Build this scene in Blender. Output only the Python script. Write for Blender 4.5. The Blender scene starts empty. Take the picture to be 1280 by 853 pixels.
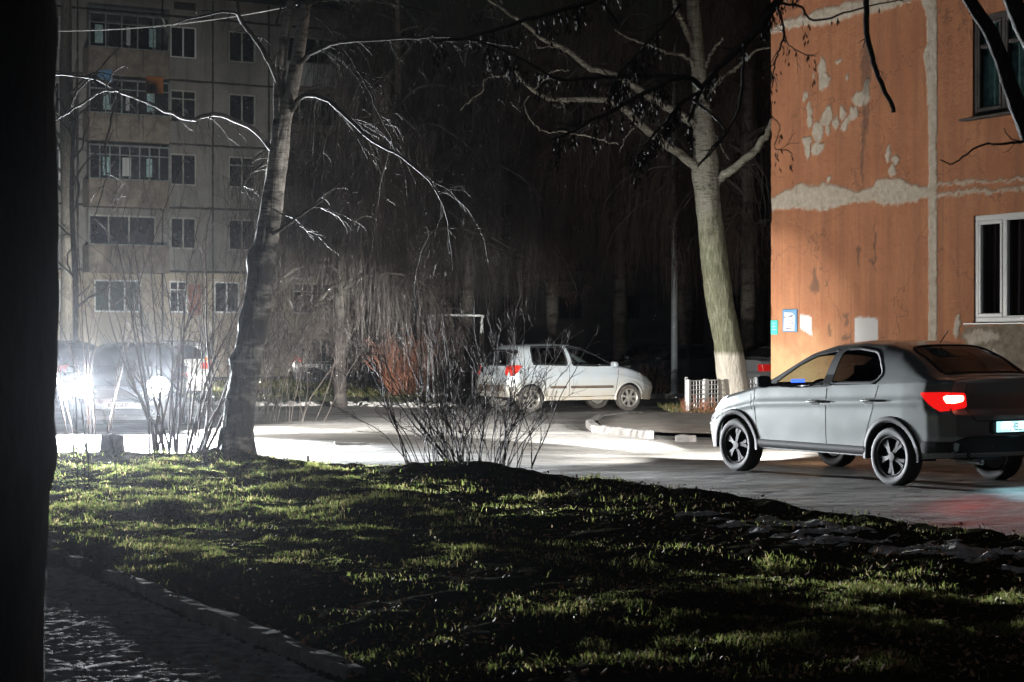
import bpy, math, random
import numpy as np
from mathutils import Vector, Matrix
from mathutils.bvhtree import BVHTree

R = math.radians
rng = np.random.default_rng(7)
random.seed(7)
sc = bpy.context.scene
COL = sc.collection

# ------------------------------------------------------------------ camera
F_PX, CX, CY, CAMH = 2300.0, 640.0, 426.5, 1.55
cam_d = bpy.data.cameras.new('camera'); cam = bpy.data.objects.new('camera', cam_d); COL.objects.link(cam)
cam.location = (0, 0, CAMH); cam.rotation_euler = (R(90), 0, 0)
cam_d.sensor_width = 36; cam_d.lens = F_PX / 1280 * 36
cam_d.clip_start = 0.1; cam_d.clip_end = 1200
cam_d.dof.use_dof = True; cam_d.dof.focus_distance = 24; cam_d.dof.aperture_fstop = 8.0
sc.camera = cam

# ------------------------------------------------------------------ night sky
world = bpy.data.worlds.new('World'); sc.world = world; world.use_nodes = True
nt = world.node_tree
sky = nt.nodes.new('ShaderNodeTexSky'); sky.sky_type = 'NISHITA'; sky.sun_disc = False
sky.sun_elevation = R(2.0); sky.sun_rotation = R(200)
bg = nt.nodes['Background']; bg.inputs[1].default_value = 0.0022
nt.links.new(sky.outputs[0], bg.inputs[0])
sun_d = bpy.data.lights.new('fill_sun', 'SUN'); sun_d.energy = 0.14; sun_d.angle = R(8); sun_d.color = (.75, .85, 1)  # faint cool fill added to lift surfaces facing the camera
sun = bpy.data.objects.new('fill_sun', sun_d); COL.objects.link(sun); sun.rotation_euler = (R(50), 0, R(-35))

sc.view_settings.view_transform = 'Standard'; sc.view_settings.look = 'None'
sc.view_settings.exposure = 0.0; sc.view_settings.gamma = 1.0; sc.view_settings.use_curve_mapping = False
sc.render.engine = 'CYCLES'
cy = sc.cycles
cy.use_denoising = True; cy.denoising_input_passes = 'RGB_ALBEDO_NORMAL'; cy.denoising_prefilter = 'ACCURATE'; cy.denoising_quality = 'HIGH'
try: cy.denoiser = 'OPENIMAGEDENOISE'
except Exception: pass
cy.max_bounces = 6; cy.diffuse_bounces = 2; cy.glossy_bounces = 3; cy.transmission_bounces = 4
cy.transparent_max_bounces = 12; cy.volume_bounces = 0
cy.caustics_reflective = False; cy.caustics_refractive = False
cy.sample_clamp_indirect = 4.0
cy.use_light_tree = True

# powers of the headlights and the added fill spots (W)
HL_FLOOD, HL_BEAM, FILL_CROSS, FILL_LOW, FILL_ROAD, SED_BEAM, SED_LOW, SED_FLOOD, VAN_BEAM = 42000, 26000, 2350, 3000, 9000, 2000, 17000, 3200, 5200
HAZE = 0.00004

# ------------------------------------------------------------------ coordinates
def P(px, py, d):                       # a point of the photograph at a real distance d
    return np.array(((px - CX) / F_PX * d, d, CAMH - (py - CY) / F_PX * d))
def G0(px, py):                         # a ground point
    d = CAMH * F_PX / (py - CY); return np.array(((px - CX) / F_PX * d, d))

# ------------------------------------------------------------------ noise
def hash2(ix, iy, s=0):
    n = np.sin(ix * 127.1 + iy * 311.7 + s * 74.7) * 43758.5453
    return n - np.floor(n)
def vnoise(x, y, s=0):
    x = np.asarray(x, float); y = np.asarray(y, float)
    ix, iy = np.floor(x), np.floor(y); fx, fy = x - ix, y - iy
    fx = fx * fx * (3 - 2 * fx); fy = fy * fy * (3 - 2 * fy)
    a, b = hash2(ix, iy, s), hash2(ix + 1, iy, s); c, d = hash2(ix, iy + 1, s), hash2(ix + 1, iy + 1, s)
    return (a * (1 - fx) + b * fx) * (1 - fy) + (c * (1 - fx) + d * fx) * fy
def fbm(x, y, o=4, s=0):
    t = 0; a = .5
    for k in range(o): t = t + a * vnoise(x * 2 ** k, y * 2 ** k, s + k); a *= .5
    return t
def sstep(a, b, x):
    t = np.clip((x - a) / (b - a), 0, 1); return t * t * (3 - 2 * t)

# ------------------------------------------------------------------ materials
def newmat(name):
    m = bpy.data.materials.new(name); m.use_nodes = True
    return m, m.node_tree, m.node_tree.nodes['Principled BSDF']
def c4(c): return (c[0], c[1], c[2], 1)
def texco(nt, scale=(1, 1, 1), space='Object'):
    tc = nt.nodes.new('ShaderNodeTexCoord'); mp = nt.nodes.new('ShaderNodeMapping'); mp.inputs['Scale'].default_value = scale
    nt.links.new(tc.outputs[space], mp.inputs[0]); return mp.outputs[0]
def noise(nt, vec, scale, detail=5, rough=.6):
    n = nt.nodes.new('ShaderNodeTexNoise'); n.inputs['Scale'].default_value = scale
    n.inputs['Detail'].default_value = detail; n.inputs['Roughness'].default_value = rough
    nt.links.new(vec, n.inputs[0]); return n.outputs[0]
def ramp(nt, fac, stops):
    r = nt.nodes.new('ShaderNodeValToRGB'); e = r.color_ramp.elements
    while len(e) < len(stops): e.new(.5)
    for i, (p, c) in enumerate(stops): e[i].position = p; e[i].color = c4(c) if len(c) == 3 else c
    nt.links.new(fac, r.inputs[0]); return r.outputs[0]
def mix(nt, fac, a, b, mode='MIX'):
    n = nt.nodes.new('ShaderNodeMix'); n.data_type = 'RGBA'; n.blend_type = mode
    for v, i in ((fac, 0), (a, 6), (b, 7)):
        if isinstance(v, (int, float)): n.inputs[i].default_value = v
        elif isinstance(v, tuple): n.inputs[i].default_value = c4(v)
        else: nt.links.new(v, n.inputs[i])
    return n.outputs[2]
def mth(nt, op, a, b=0.0, clamp=False):
    n = nt.nodes.new('ShaderNodeMath'); n.operation = op; n.use_clamp = clamp
    for v, i in ((a, 0), (b, 1)):
        if isinstance(v, (int, float)): n.inputs[i].default_value = v
        else: nt.links.new(v, n.inputs[i])
    return n.outputs[0]
def bump(nt, bs, h, strength=.3, dist=.02):
    b = nt.nodes.new('ShaderNodeBump'); b.inputs['Strength'].default_value = strength; b.inputs['Distance'].default_value = dist
    nt.links.new(h, b.inputs['Height']); nt.links.new(b.outputs[0], bs.inputs['Normal'])
def attr(nt, name, out=2):
    a = nt.nodes.new('ShaderNodeAttribute'); a.attribute_name = name; return a.outputs[out]

def simple(name, c, rough=.6, metal=0., var=.25, scale=4., bmp=0., stretch=(1, 1, 1), spec=.5, coat=0.):
    m, nt, b = newmat(name)
    v = texco(nt, stretch); n = noise(nt, v, scale)
    lo = tuple(x * (1 - var) for x in c); hi = tuple(min(1, x * (1 + var)) for x in c)
    nt.links.new(ramp(nt, n, [(.3, lo), (.7, hi)]), b.inputs['Base Color'])
    b.inputs['Roughness'].default_value = rough; b.inputs['Metallic'].default_value = metal
    b.inputs['Specular IOR Level'].default_value = spec; b.inputs['Coat Weight'].default_value = coat
    if bmp: bump(nt, b, n, bmp)
    return m
def matte(m, keep=.12):          # mostly diffuse: dry, rough ground without a grazing sheen
    nt = m.node_tree; b = nt.nodes['Principled BSDF']; out = nt.nodes['Material Output']; d = nt.nodes.new('ShaderNodeBsdfDiffuse'); mx = nt.nodes.new('ShaderNodeMixShader'); mx.inputs[0].default_value = keep
    for k, i in (('Base Color', 'Color'), ('Normal', 'Normal')):
        for l in b.inputs[k].links: nt.links.new(l.from_socket, d.inputs[i])
    nt.links.new(d.outputs[0], mx.inputs[1]); nt.links.new(b.outputs[0], mx.inputs[2]); nt.links.new(mx.outputs[0], out.inputs[0]); return m
def emit(name, c, s, base=(.02, .02, .02)):
    m, nt, b = newmat(name); b.inputs['Base Color'].default_value = c4(base)
    b.inputs['Emission Color'].default_value = c4(c); b.inputs['Emission Strength'].default_value = s
    b.inputs['Roughness'].default_value = .3; m.cycles.emission_sampling = 'NONE'
    return m
def glass(name, tint, gl=.06):
    m, nt, b = newmat(name); nt.nodes.remove(b)
    t = nt.nodes.new('ShaderNodeBsdfTransparent'); t.inputs[0].default_value = c4(tint)
    g = nt.nodes.new('ShaderNodeBsdfGlossy'); g.inputs['Roughness'].default_value = .03
    ge = nt.nodes.new('ShaderNodeNewGeometry'); vm = nt.nodes.new('ShaderNodeVectorMath'); vm.operation = 'DOT_PRODUCT'
    nt.links.new(ge.outputs['Normal'], vm.inputs[0]); nt.links.new(ge.outputs['Incoming'], vm.inputs[1])
    fr = mth(nt, 'ADD', mth(nt, 'MULTIPLY', mth(nt, 'POWER', mth(nt, 'SUBTRACT', 1.0, mth(nt, 'ABSOLUTE', vm.outputs['Value'])), 5.0), .9), .04, True)
    mx = nt.nodes.new('ShaderNodeMixShader')
    nt.links.new(fr, mx.inputs[0]); nt.links.new(t.outputs[0], mx.inputs[1]); nt.links.new(g.outputs[0], mx.inputs[2])
    nt.links.new(mx.outputs[0], nt.nodes['Material Output'].inputs[0])
    return m

def car_paint(name, c, rough=.35, metal=.25, dirt=(.22, .19, .15), amount=.6, dirt_z=.55):
    m, nt, b = newmat(name)
    v = texco(nt); n = noise(nt, v, 3.5, 8, .65); n2 = noise(nt, v, 40, 4)
    sp = nt.nodes.new('ShaderNodeSeparateXYZ'); nt.links.new(v, sp.inputs[0])
    low = mth(nt, 'SUBTRACT', 1.0, mth(nt, 'DIVIDE', sp.outputs[2], dirt_z), True)
    d = mth(nt, 'MULTIPLY', mth(nt, 'ADD', mth(nt, 'MULTIPLY', low, 1.3), mth(nt, 'SUBTRACT', n, .48)), amount, True)
    nt.links.new(mix(nt, d, c, dirt), b.inputs['Base Color'])
    nt.links.new(mth(nt, 'ADD', mth(nt, 'MULTIPLY', d, .5), rough, True), b.inputs['Roughness'])
    b.inputs['Metallic'].default_value = metal
    b.inputs['Coat Weight'].default_value = 1.0; b.inputs['Coat Roughness'].default_value = .05
    bump(nt, b, n2, .04, .003)
    return m

def birch_mat(name, dark_z, white=(.55, .54, .5), dark=(.035, .03, .028), moss=None, whitewash=None, streak=0.5):
    # dark_z: below this height the bark is old, black and furrowed (None: never)
    m, nt, b = newmat(name)
    v = texco(nt, (1, 1, 1)); geo = nt.nodes.new('ShaderNodeNewGeometry')
    sp = nt.nodes.new('ShaderNodeSeparateXYZ'); nt.links.new(geo.outputs['Position'], sp.inputs[0]); z = sp.outputs[2]
    lent = noise(nt, texco(nt, (3, 3, 26)), 1.6, 5, .6)
    blot = noise(nt, texco(nt, (1.3, 1.3, 3.2)), 1.6, 6, .65)
    fine = noise(nt, texco(nt, (9, 9, 60)), 2, 3)
    wh = ramp(nt, lent, [(.30, dark), (.42, tuple(x * .75 for x in white)), (.6, white)])
    wh = mix(nt, ramp(nt, fine, [(.6, (0, 0, 0)), (.68, (1, 1, 1))]), wh, tuple(x * 2 for x in dark))
    wh = mix(nt, ramp(nt, blot, [(.60 - .1 * streak, (0, 0, 0)), (.68, (1, 1, 1))]), wh, dark)
    furrow = noise(nt, texco(nt, (16, 16, 2.2)), 1.6, 5, .7)
    if moss:
        g = ramp(nt, furrow, [(.3, (.09, .085, .06)), (.5, moss), (.7, tuple(x * 1.5 for x in moss))])
        k = mth(nt, 'ADD', mth(nt, 'SUBTRACT', moss_z(nt, z, 4.6, 1.2), 0.0), mth(nt, 'MULTIPLY', mth(nt, 'SUBTRACT', blot, .5), 1.2), True)
        wh = mix(nt, k, wh, g)
    if dark_z is not None:
        old = ramp(nt, furrow, [(.3, tuple(x * .35 for x in dark)), (.55, dark), (.75, tuple(x * 3 for x in dark))])
        k = mth(nt, 'ADD', moss_z(nt, z, dark_z, .5), mth(nt, 'MULTIPLY', mth(nt, 'SUBTRACT', blot, .5), 2.5), True)
        wh = mix(nt, k, wh, old)
    if whitewash:
        k = mth(nt, 'ADD', moss_z(nt, z, whitewash, .12), mth(nt, 'MULTIPLY', mth(nt, 'SUBTRACT', furrow, .55), 1.6), True)
        wh = mix(nt, k, wh, (.62, .58, .5))
    nt.links.new(wh, b.inputs['Base Color']); b.inputs['Roughness'].default_value = .75
    b.inputs['Specular IOR Level'].default_value = .15
    bump(nt, b, mth(nt, 'ADD', furrow, mth(nt, 'MULTIPLY', noise(nt, texco(nt, (4, 4, 4)), 2, 6, .7), .8)) if (moss or dark_z) else lent, .9, .035)
    return m
def moss_z(nt, z, zc, soft):            # 1 below zc, 0 above
    return mth(nt, 'DIVIDE', mth(nt, 'SUBTRACT', zc, z), soft, True)

MT = {}
MT['asphalt'] = None
def road_mat(name, lo, hi, wet=.5, slush=False):
    m, nt, b = newmat(name)
    v = texco(nt); n = noise(nt, v, .55, 8, .62); n2 = noise(nt, v, 55, 4, .7); n3 = noise(nt, texco(nt, (.5, 2.0, 1)), 2.2, 8, .68)
    base = mix(nt, ramp(nt, n3, [(.35, (0, 0, 0)), (.65, (1, 1, 1))]), lo, hi)
    if slush:
        n4 = noise(nt, texco(nt, (.5, 2.2, 1)), .9, 8, .66); sl = mth(nt, 'MULTIPLY', attr(nt, 'slush'), ramp(nt, n4, [(.30, (.35,) * 3), (.48, (1,) * 3)]))
        base = mix(nt, sl, base, ramp(nt, mth(nt, 'MULTIPLY', mth(nt, 'ADD', n2, n4), .5), [(.42, (.05, .048, .046)), (.50, (.20, .196, .186)), (.58, (.38, .375, .36))]))
    base = mix(nt, .35 if not slush else .22, base, ramp(nt, n2, [(.3, tuple(x * .4 for x in lo)), (.7, tuple(x * 1.8 for x in hi))]))
    nt.links.new(base, b.inputs['Base Color'])
    nt.links.new(ramp(nt, n, [(.38, (.33,) * 3), (.62, (.7,) * 3)]), b.inputs['Roughness'])
    h = mth(nt, 'ADD', mth(nt, 'MULTIPLY', n2, .35), mth(nt, 'ADD', mth(nt, 'MULTIPLY', n, 1.5), mth(nt, 'MULTIPLY', noise(nt, texco(nt, (.6, 1.5, 1)), 6, 6, .7), 1.2)))
    bump(nt, b, h, .8, .03)
    return m
MT['road'] = road_mat('wet_asphalt', (.055, .053, .05), (.22, .21, .195), slush=True)
MT['path'] = simple('path_asphalt', (.27, .27, .26), .8, var=.6, scale=11, bmp=1.0, spec=.4)
matte(MT['path'], .15)
MT['pane_far'] = simple('unlit_pane', (.01, .011, .012), .7, var=.5, scale=.8, spec=.1)
MT['dirt'] = simple('dirt', (.06, .05, .04), .8, var=.5, scale=6, bmp=.5)
MT['twig_thicket'] = simple('thicket_twig', (.035, .029, .025), .7, var=.4, scale=3, spec=.15)
MT['soil'] = simple('soil', (.022, .02, .014), .85, var=.6, scale=9, bmp=.7)
MT['verge'] = simple('verge_turf', (.05, .055, .025), .9, var=.7, scale=14, bmp=.6)
MT['pave'] = simple('pavement_slush', (.30, .28, .25), .6, var=.35, scale=3, bmp=.4)
MT['kerb'] = simple('kerb_concrete', (.20, .195, .18), .9, var=.4, scale=7, bmp=.5)
matte(MT['kerb'], .05)
MT['snow'] = simple('old_snow', (.36, .35, .335), .75, var=.6, scale=14, bmp=1.0, spec=.2)
MT['bark_dark'] = simple('dark_bark', (.03, .026, .022), .8, var=.6, scale=5, bmp=.7, stretch=(8, 8, 1.5))
MT['bark_near'] = simple('near_bark', (.02, .02, .024), .9, var=.5, scale=4, bmp=.8, stretch=(8, 8, 1.5))
MT['bark_gray'] = simple('grey_bark', (.16, .15, .125), .8, var=.5, scale=4, bmp=.6, stretch=(7, 7, 1))
MT['twig_birch'] = simple('birch_twig', (.06, .05, .044), .3, var=.5, scale=3, spec=.7)
MT['twig_pale'] = simple('pale_twig', (.055, .051, .044), .8, var=.4, scale=6)
MT['twig_brown'] = simple('brown_twig', (.10, .066, .048), .6, var=.4, scale=3)
MT['twig_red'] = simple('russet_twig', (.34, .14, .08), .6, var=.4, scale=3)
MT['twig_bush'] = simple('bush_twig', (.024, .016, .013), .8, var=.5, scale=8, spec=.1)
MT['kerb_dark'] = simple('grey_kerb_stone', (.13, .125, .12), .8, var=.4, scale=7, bmp=.5)
MT['twig_ash'] = simple('ash_twig', (.022, .018, .015), .6, var=.4, scale=8)
MT['samara'] = simple('seed_keys', (.02, .014, .01), .8)
MT['black_plastic'] = simple('black_plastic', (.012, .013, .014), .7, var=.2, spec=.25)
MT['rubber'] = simple('rubber', (.014, .014, .015), .75, var=.3, scale=12)
MT['tyre_dirty'] = simple('dusty_tyre', (.07, .063, .055), .85, var=.4, scale=12)
MT['interior'] = simple('car_interior', (.02, .02, .022), .8)
MT['rim_silver'] = simple('rim_silver', (.42, .40, .36), .35, .6, var=.25, scale=9)
MT['rim_dark'] = simple('rim_dark', (.013, .013, .015), .6, 0., var=.6, scale=14, spec=.25)
MT['chrome'] = simple('chrome', (.6, .62, .64), .15, 1.)
MT['gap'] = simple('panel_gap', (.006, .006, .006), .8)
MT['glass_clear'] = glass('car_glass', (.62, .68, .66))
MT['glass_dark'] = glass('tinted_glass', (.10, .11, .13))
MT['pole'] = simple('pole_paint', (.58, .64, .64), .45, .2, var=.25, scale=3)
MT['fence_white'] = simple('fence_white_paint', (.72, .74, .74), .5, var=.12)
MT['pvc'] = simple('white_pvc', (.80, .83, .83), .35, var=.06)
MT['wood_dark'] = simple('dark_window_wood', (.035, .03, .028), .6, var=.4)
MT['metal'] = simple('zinc_sheet', (.34, .35, .35), .4, .4, var=.2)
MT['room'] = simple('dark_room', (.015, .012, .013), .9)
MT['curtain_plum'] = simple('plum_curtain', (.07, .035, .05), .9, var=.6, scale=1.4, stretch=(9, 9, .4))
MT['curtain_teal'] = simple('teal_curtain', (.34, .52, .52), .9, var=.45, scale=9)
MT['wood_stump'] = simple('stump_wood', (.07, .055, .045), .85, var=.5, bmp=.6, scale=8)
MT['white_paint'] = simple('white_wall_paint', (.78, .79, .78), .6, var=.05)
MT['cable'] = simple('cable', (.45, .46, .46), .5)

# ------------------------------------------------------------------ mesh collector
class Geo:
    def __init__(s): s.v = []; s.q = []; s.t = []; s.qm = []; s.tm = []; s.n = 0; s.at = {}
    def add(s, v, q=None, t=None, mi=0, **at):
        v = np.asarray(v, float).reshape(-1, 3); s.v.append(v)
        if q is not None and len(q): q = np.asarray(q, int).reshape(-1, 4); s.q.append(q + s.n); s.qm.append(np.full(len(q), mi))
        if t is not None and len(t): t = np.asarray(t, int).reshape(-1, 3); s.t.append(t + s.n); s.tm.append(np.full(len(t), mi))
        for k, a in at.items(): s.at.setdefault(k, []).append(np.broadcast_to(np.asarray(a, float), (len(v),)))
        s.n += len(v); return s
    def box(s, c, d, rot=0, mi=0):
        c = np.array(c, float); d = np.array(d, float) / 2
        v = np.array([(x, y, z) for x in (-1, 1) for y in (-1, 1) for z in (-1, 1)]) * d
        if rot: k, l = math.cos(rot), math.sin(rot); v = np.stack((v[:, 0] * k - v[:, 1] * l, v[:, 0] * l + v[:, 1] * k, v[:, 2]), 1)
        return s.add(v + c, [(0, 1, 3, 2), (4, 6, 7, 5), (0, 4, 5, 1), (2, 3, 7, 6), (0, 2, 6, 4), (1, 5, 7, 3)], mi=mi)
    def rbox(s, c, d, b=.01, mi=0):          # box with chamfered edges
        c = np.array(c, float); h = np.array(d, float) / 2; b = min(b, min(h) * .45)
        bm_v = []; idx = {}
        for x in (-1, 1):
            for y in (-1, 1):
                for z in (-1, 1):
                    for ax in range(3):
                        p = np.array((x, y, z)) * (h - b); p[ax] = (x, y, z)[ax] * h[ax]
                        idx[(x, y, z, ax)] = len(bm_v); bm_v.append(p + c)
        q = []; t = []
        for ax in range(3):
            o = [k for k in range(3) if k != ax]
            for sg in (-1, 1):
                f = []
                for (i, j) in ((-1, -1), (1, -1), (1, 1), (-1, 1)):
                    k = [0, 0, 0]; k[ax] = sg; k[o[0]] = i; k[o[1]] = j; f.append(idx[(*k, ax)])
                q.append(f if sg * (1 if ax != 1 else -1) > 0 else f[::-1])
        for ax in range(3):
            o = [k for k in range(3) if k != ax]
            for i in (-1, 1):
                for j in (-1, 1):
                    k0 = [0, 0, 0]; k0[ax] = -1; k0[o[0]] = i; k0[o[1]] = j; k1 = list(k0); k1[ax] = 1
                    f = [idx[(*k0, o[0])], idx[(*k1, o[0])], idx[(*k1, o[1])], idx[(*k0, o[1])]]
                    q.append(f)
        for x in (-1, 1):
            for y in (-1, 1):
                for z in (-1, 1): t.append([idx[(x, y, z, a)] for a in range(3)])
        return s.add(bm_v, q, t, mi)
    def strands(s, pts, rad, sides=3, mi=0, **at):     # pts (K,N,3), rad (K,N)
        pts = np.asarray(pts, float); rad = np.asarray(rad, float)
        if pts.ndim == 2: pts = pts[None]; rad = rad[None]
        if rad.ndim == 1: rad = np.broadcast_to(rad[None], pts.shape[:2])
        K, N, _ = pts.shape
        tg = np.gradient(pts, axis=1); tg /= np.linalg.norm(tg, axis=2, keepdims=True) + 1e-9
        ref = np.zeros_like(tg); m = np.abs(tg[:, :, 2]).mean(1) > .8
        ref[m] = (0, 1, 0); ref[~m] = (0, 0, 1)
        a = np.cross(tg, ref); a /= np.linalg.norm(a, axis=2, keepdims=True) + 1e-9; b = np.cross(tg, a)
        ang = np.arange(sides) * 2 * math.pi / sides
        ring = a[:, :, None] * np.cos(ang)[None, None, :, None] + b[:, :, None] * np.sin(ang)[None, None, :, None]
        v = pts[:, :, None] + ring * rad[:, :, None, None]
        k = np.arange(K)[:, None, None] * N * sides; n = np.arange(N - 1)[None, :, None] * sides; j = np.arange(sides)[None, None, :]
        j2 = (j + 1) % sides
        q = np.stack((k + n + j, k + n + j2, k + n + sides + j2, k + n + sides + j), -1)
        kw = {}
        for kk, aa in at.items(): kw[kk] = np.repeat(np.asarray(aa, float), N * sides)
        return s.add(v.reshape(-1, 3), q.reshape(-1, 4), mi=mi, **kw)
    def tube(s, pts, r, sides=8, caps=True, mi=0):
        pts = np.asarray(pts, float); r = np.broadcast_to(np.asarray(r, float), (len(pts),))
        n0 = s.n; s.strands(pts, r, sides, mi)
        if caps:
            for k, o in ((0, 1), (len(pts) - 1, -1)):
                i0 = n0 + k * sides - s.n
                s.add([pts[k]], t=[(0, i0 + (j if o > 0 else (j + 1) % sides), i0 + ((j + 1) % sides if o > 0 else j)) for j in range(sides)], mi=mi)
        return s
    def lathe(s, prof, n=36, axis='y', c=(0, 0, 0), mi=0):   # prof [(r, h)]
        prof = np.asarray(prof, float); a = np.arange(n) * 2 * math.pi / n
        r, h = prof[:, 0][:, None], prof[:, 1][:, None] + 0 * a[None]
        if axis == 'y': v = np.stack((r * np.cos(a), h, r * np.sin(a)), -1)
        else: v = np.stack((r * np.cos(a), r * np.sin(a), h), -1)
        m = len(prof); i = np.arange(m - 1)[:, None] * n; j = np.arange(n)[None]; j2 = (j + 1) % n
        q = np.stack((i + j, i + j2, i + n + j2, i + n + j), -1)
        return s.add(v.reshape(-1, 3) + np.array(c), q.reshape(-1, 4), mi=mi)
    def merge(s, o, mi=None):
        v = np.concatenate(o.v)
        for q, m in zip(o.q, o.qm): s.q.append(q + s.n); s.qm.append(m if mi is None else m * 0 + mi)
        for t, m in zip(o.t, o.tm): s.t.append(t + s.n); s.tm.append(m if mi is None else m * 0 + mi)
        s.v.append(v); s.n += len(v); return s
    def build(s, name, mats, parent=None, smooth=True, loc=None, auto=None):
        me = bpy.data.meshes.new(name); v = np.concatenate(s.v)
        q = np.concatenate(s.q) if s.q else np.zeros((0, 4), int); t = np.concatenate(s.t) if s.t else np.zeros((0, 3), int)
        me.vertices.add(len(v)); me.vertices.foreach_set('co', v.astype(np.float32).ravel())
        nl = len(q) * 4 + len(t) * 3; me.loops.add(nl)
        me.loops.foreach_set('vertex_index', np.concatenate((q.ravel(), t.ravel())).astype(np.int32))
        me.polygons.add(len(q) + len(t))
        st = np.concatenate((np.arange(len(q)) * 4, len(q) * 4 + np.arange(len(t)) * 3)).astype(np.int32)
        me.polygons.foreach_set('loop_start', st)
        mi = np.concatenate(s.qm + s.tm).astype(np.int32); me.polygons.foreach_set('material_index', mi)
        me.polygons.foreach_set('use_smooth', np.full(len(mi), bool(smooth)))
        me.update(calc_edges=True); me.validate()
        if not isinstance(mats, (list, tuple)): mats = [mats]
        for m in mats: me.materials.append(MT[m] if isinstance(m, str) else m)
        for k, a in s.at.items():
            a = np.concatenate(a)
            if len(a) == len(v):
                at = me.attributes.new(k, 'FLOAT', 'POINT'); at.data.foreach_set('value', a.astype(np.float32))
        if smooth and auto:
            me.set_sharp_from_angle(angle=R(auto))
        o = bpy.data.objects.new(name, me); COL.objects.link(o)
        if parent is not None: o.parent = parent
        if loc is not None: o.location = loc
        return o

def tag(o, label=None, cat=None, group=None, kind=None):
    if label: o['label'] = label
    if cat: o['category'] = cat
    if group: o['group'] = group
    if kind: o['kind'] = kind
    return o
def thing(name, label, cat, loc=(0, 0, 0), rz=0, group=None):
    o = bpy.data.objects.new(name, None); COL.objects.link(o); o.empty_display_size = .2
    o.location = loc; o.rotation_euler = (0, 0, rz); return tag(o, label, cat, group)
def lamp(name, kind, parent, loc, direction, energy, color=(1, 1, 1), size=90, blend=.4, radius=.05):
    l = bpy.data.lights.new(name, kind); l.energy = energy; l.color = color; l.shadow_soft_size = radius
    if kind == 'SPOT': l.spot_size = R(size); l.spot_blend = blend
    o = bpy.data.objects.new(name, l); COL.objects.link(o); o.parent = parent; o.location = loc
    o.rotation_euler = Vector(direction).to_track_quat('-Z', 'Y').to_euler(); return o
def inpoly(x, y, poly):
    poly = np.asarray(poly, float); r = np.zeros(np.shape(x), bool); j = len(poly) - 1
    for i in range(len(poly)):
        xi, yi = poly[i]; xj, yj = poly[j]
        c = ((yi > y) != (yj > y)) & (x < (xj - xi) * (y - yi) / (yj - yi + 1e-12) + xi); r ^= c; j = i
    return r
def smooth_path(pts, n=40, k=None):          # Catmull-Rom
    p = np.asarray(pts, float); p = np.vstack((2 * p[0] - p[1], p, 2 * p[-1] - p[-2])); m = len(p) - 3
    out = []
    for u in np.linspace(0, m - 1e-6, n):
        i = int(u); t = u - i; a, b, c, d = p[i:i + 4]
        out.append(.5 * ((2 * b) + (-a + c) * t + (2 * a - 5 * b + 4 * c - d) * t * t + (-a + 3 * b - 3 * c + d) * t ** 3))
    return np.array(out)
def rounded(poly, r=.03, n=5):                # round the corners of a 2-D polygon
    p = np.asarray(poly, float); m = len(p); out = []
    for i in range(m):
        a, b, c = p[i - 1], p[i], p[(i + 1) % m]
        la, lc = np.linalg.norm(a - b), np.linalg.norm(c - b); k = min(r, la * .45, lc * .45)
        s, e = b + (a - b) / la * k, b + (c - b) / lc * k
        for t in np.linspace(0, 1, n): out.append((1 - t) ** 2 * s + 2 * t * (1 - t) * b + t * t * e)
    return np.array(out)
def resample(poly, step, closed=True):
    p = np.asarray(poly, float)
    if closed: p = np.vstack((p, p[:1]))
    d = np.r_[0, np.cumsum(np.linalg.norm(np.diff(p, axis=0), axis=1))]; n = max(4, int(d[-1] / step))
    u = np.linspace(0, d[-1], n + (0 if not closed else 1)); q = np.stack([np.interp(u, d, p[:, k]) for k in range(p.shape[1])], 1)
    return q[:-1] if closed else q
# ------------------------------------------------------------------ cars
def prof(pts, x, sm=.05):
    p = sorted(pts); xs = np.array([a for a, _ in p]); zs = np.array([b for _, b in p])
    k = np.linspace(-2, 2, 9); w = np.exp(-k * k / 1.2); w /= w.sum()
    return sum(wi * np.interp(x + ki * sm, xs, zs) for wi, ki in zip(w, k))

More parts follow.
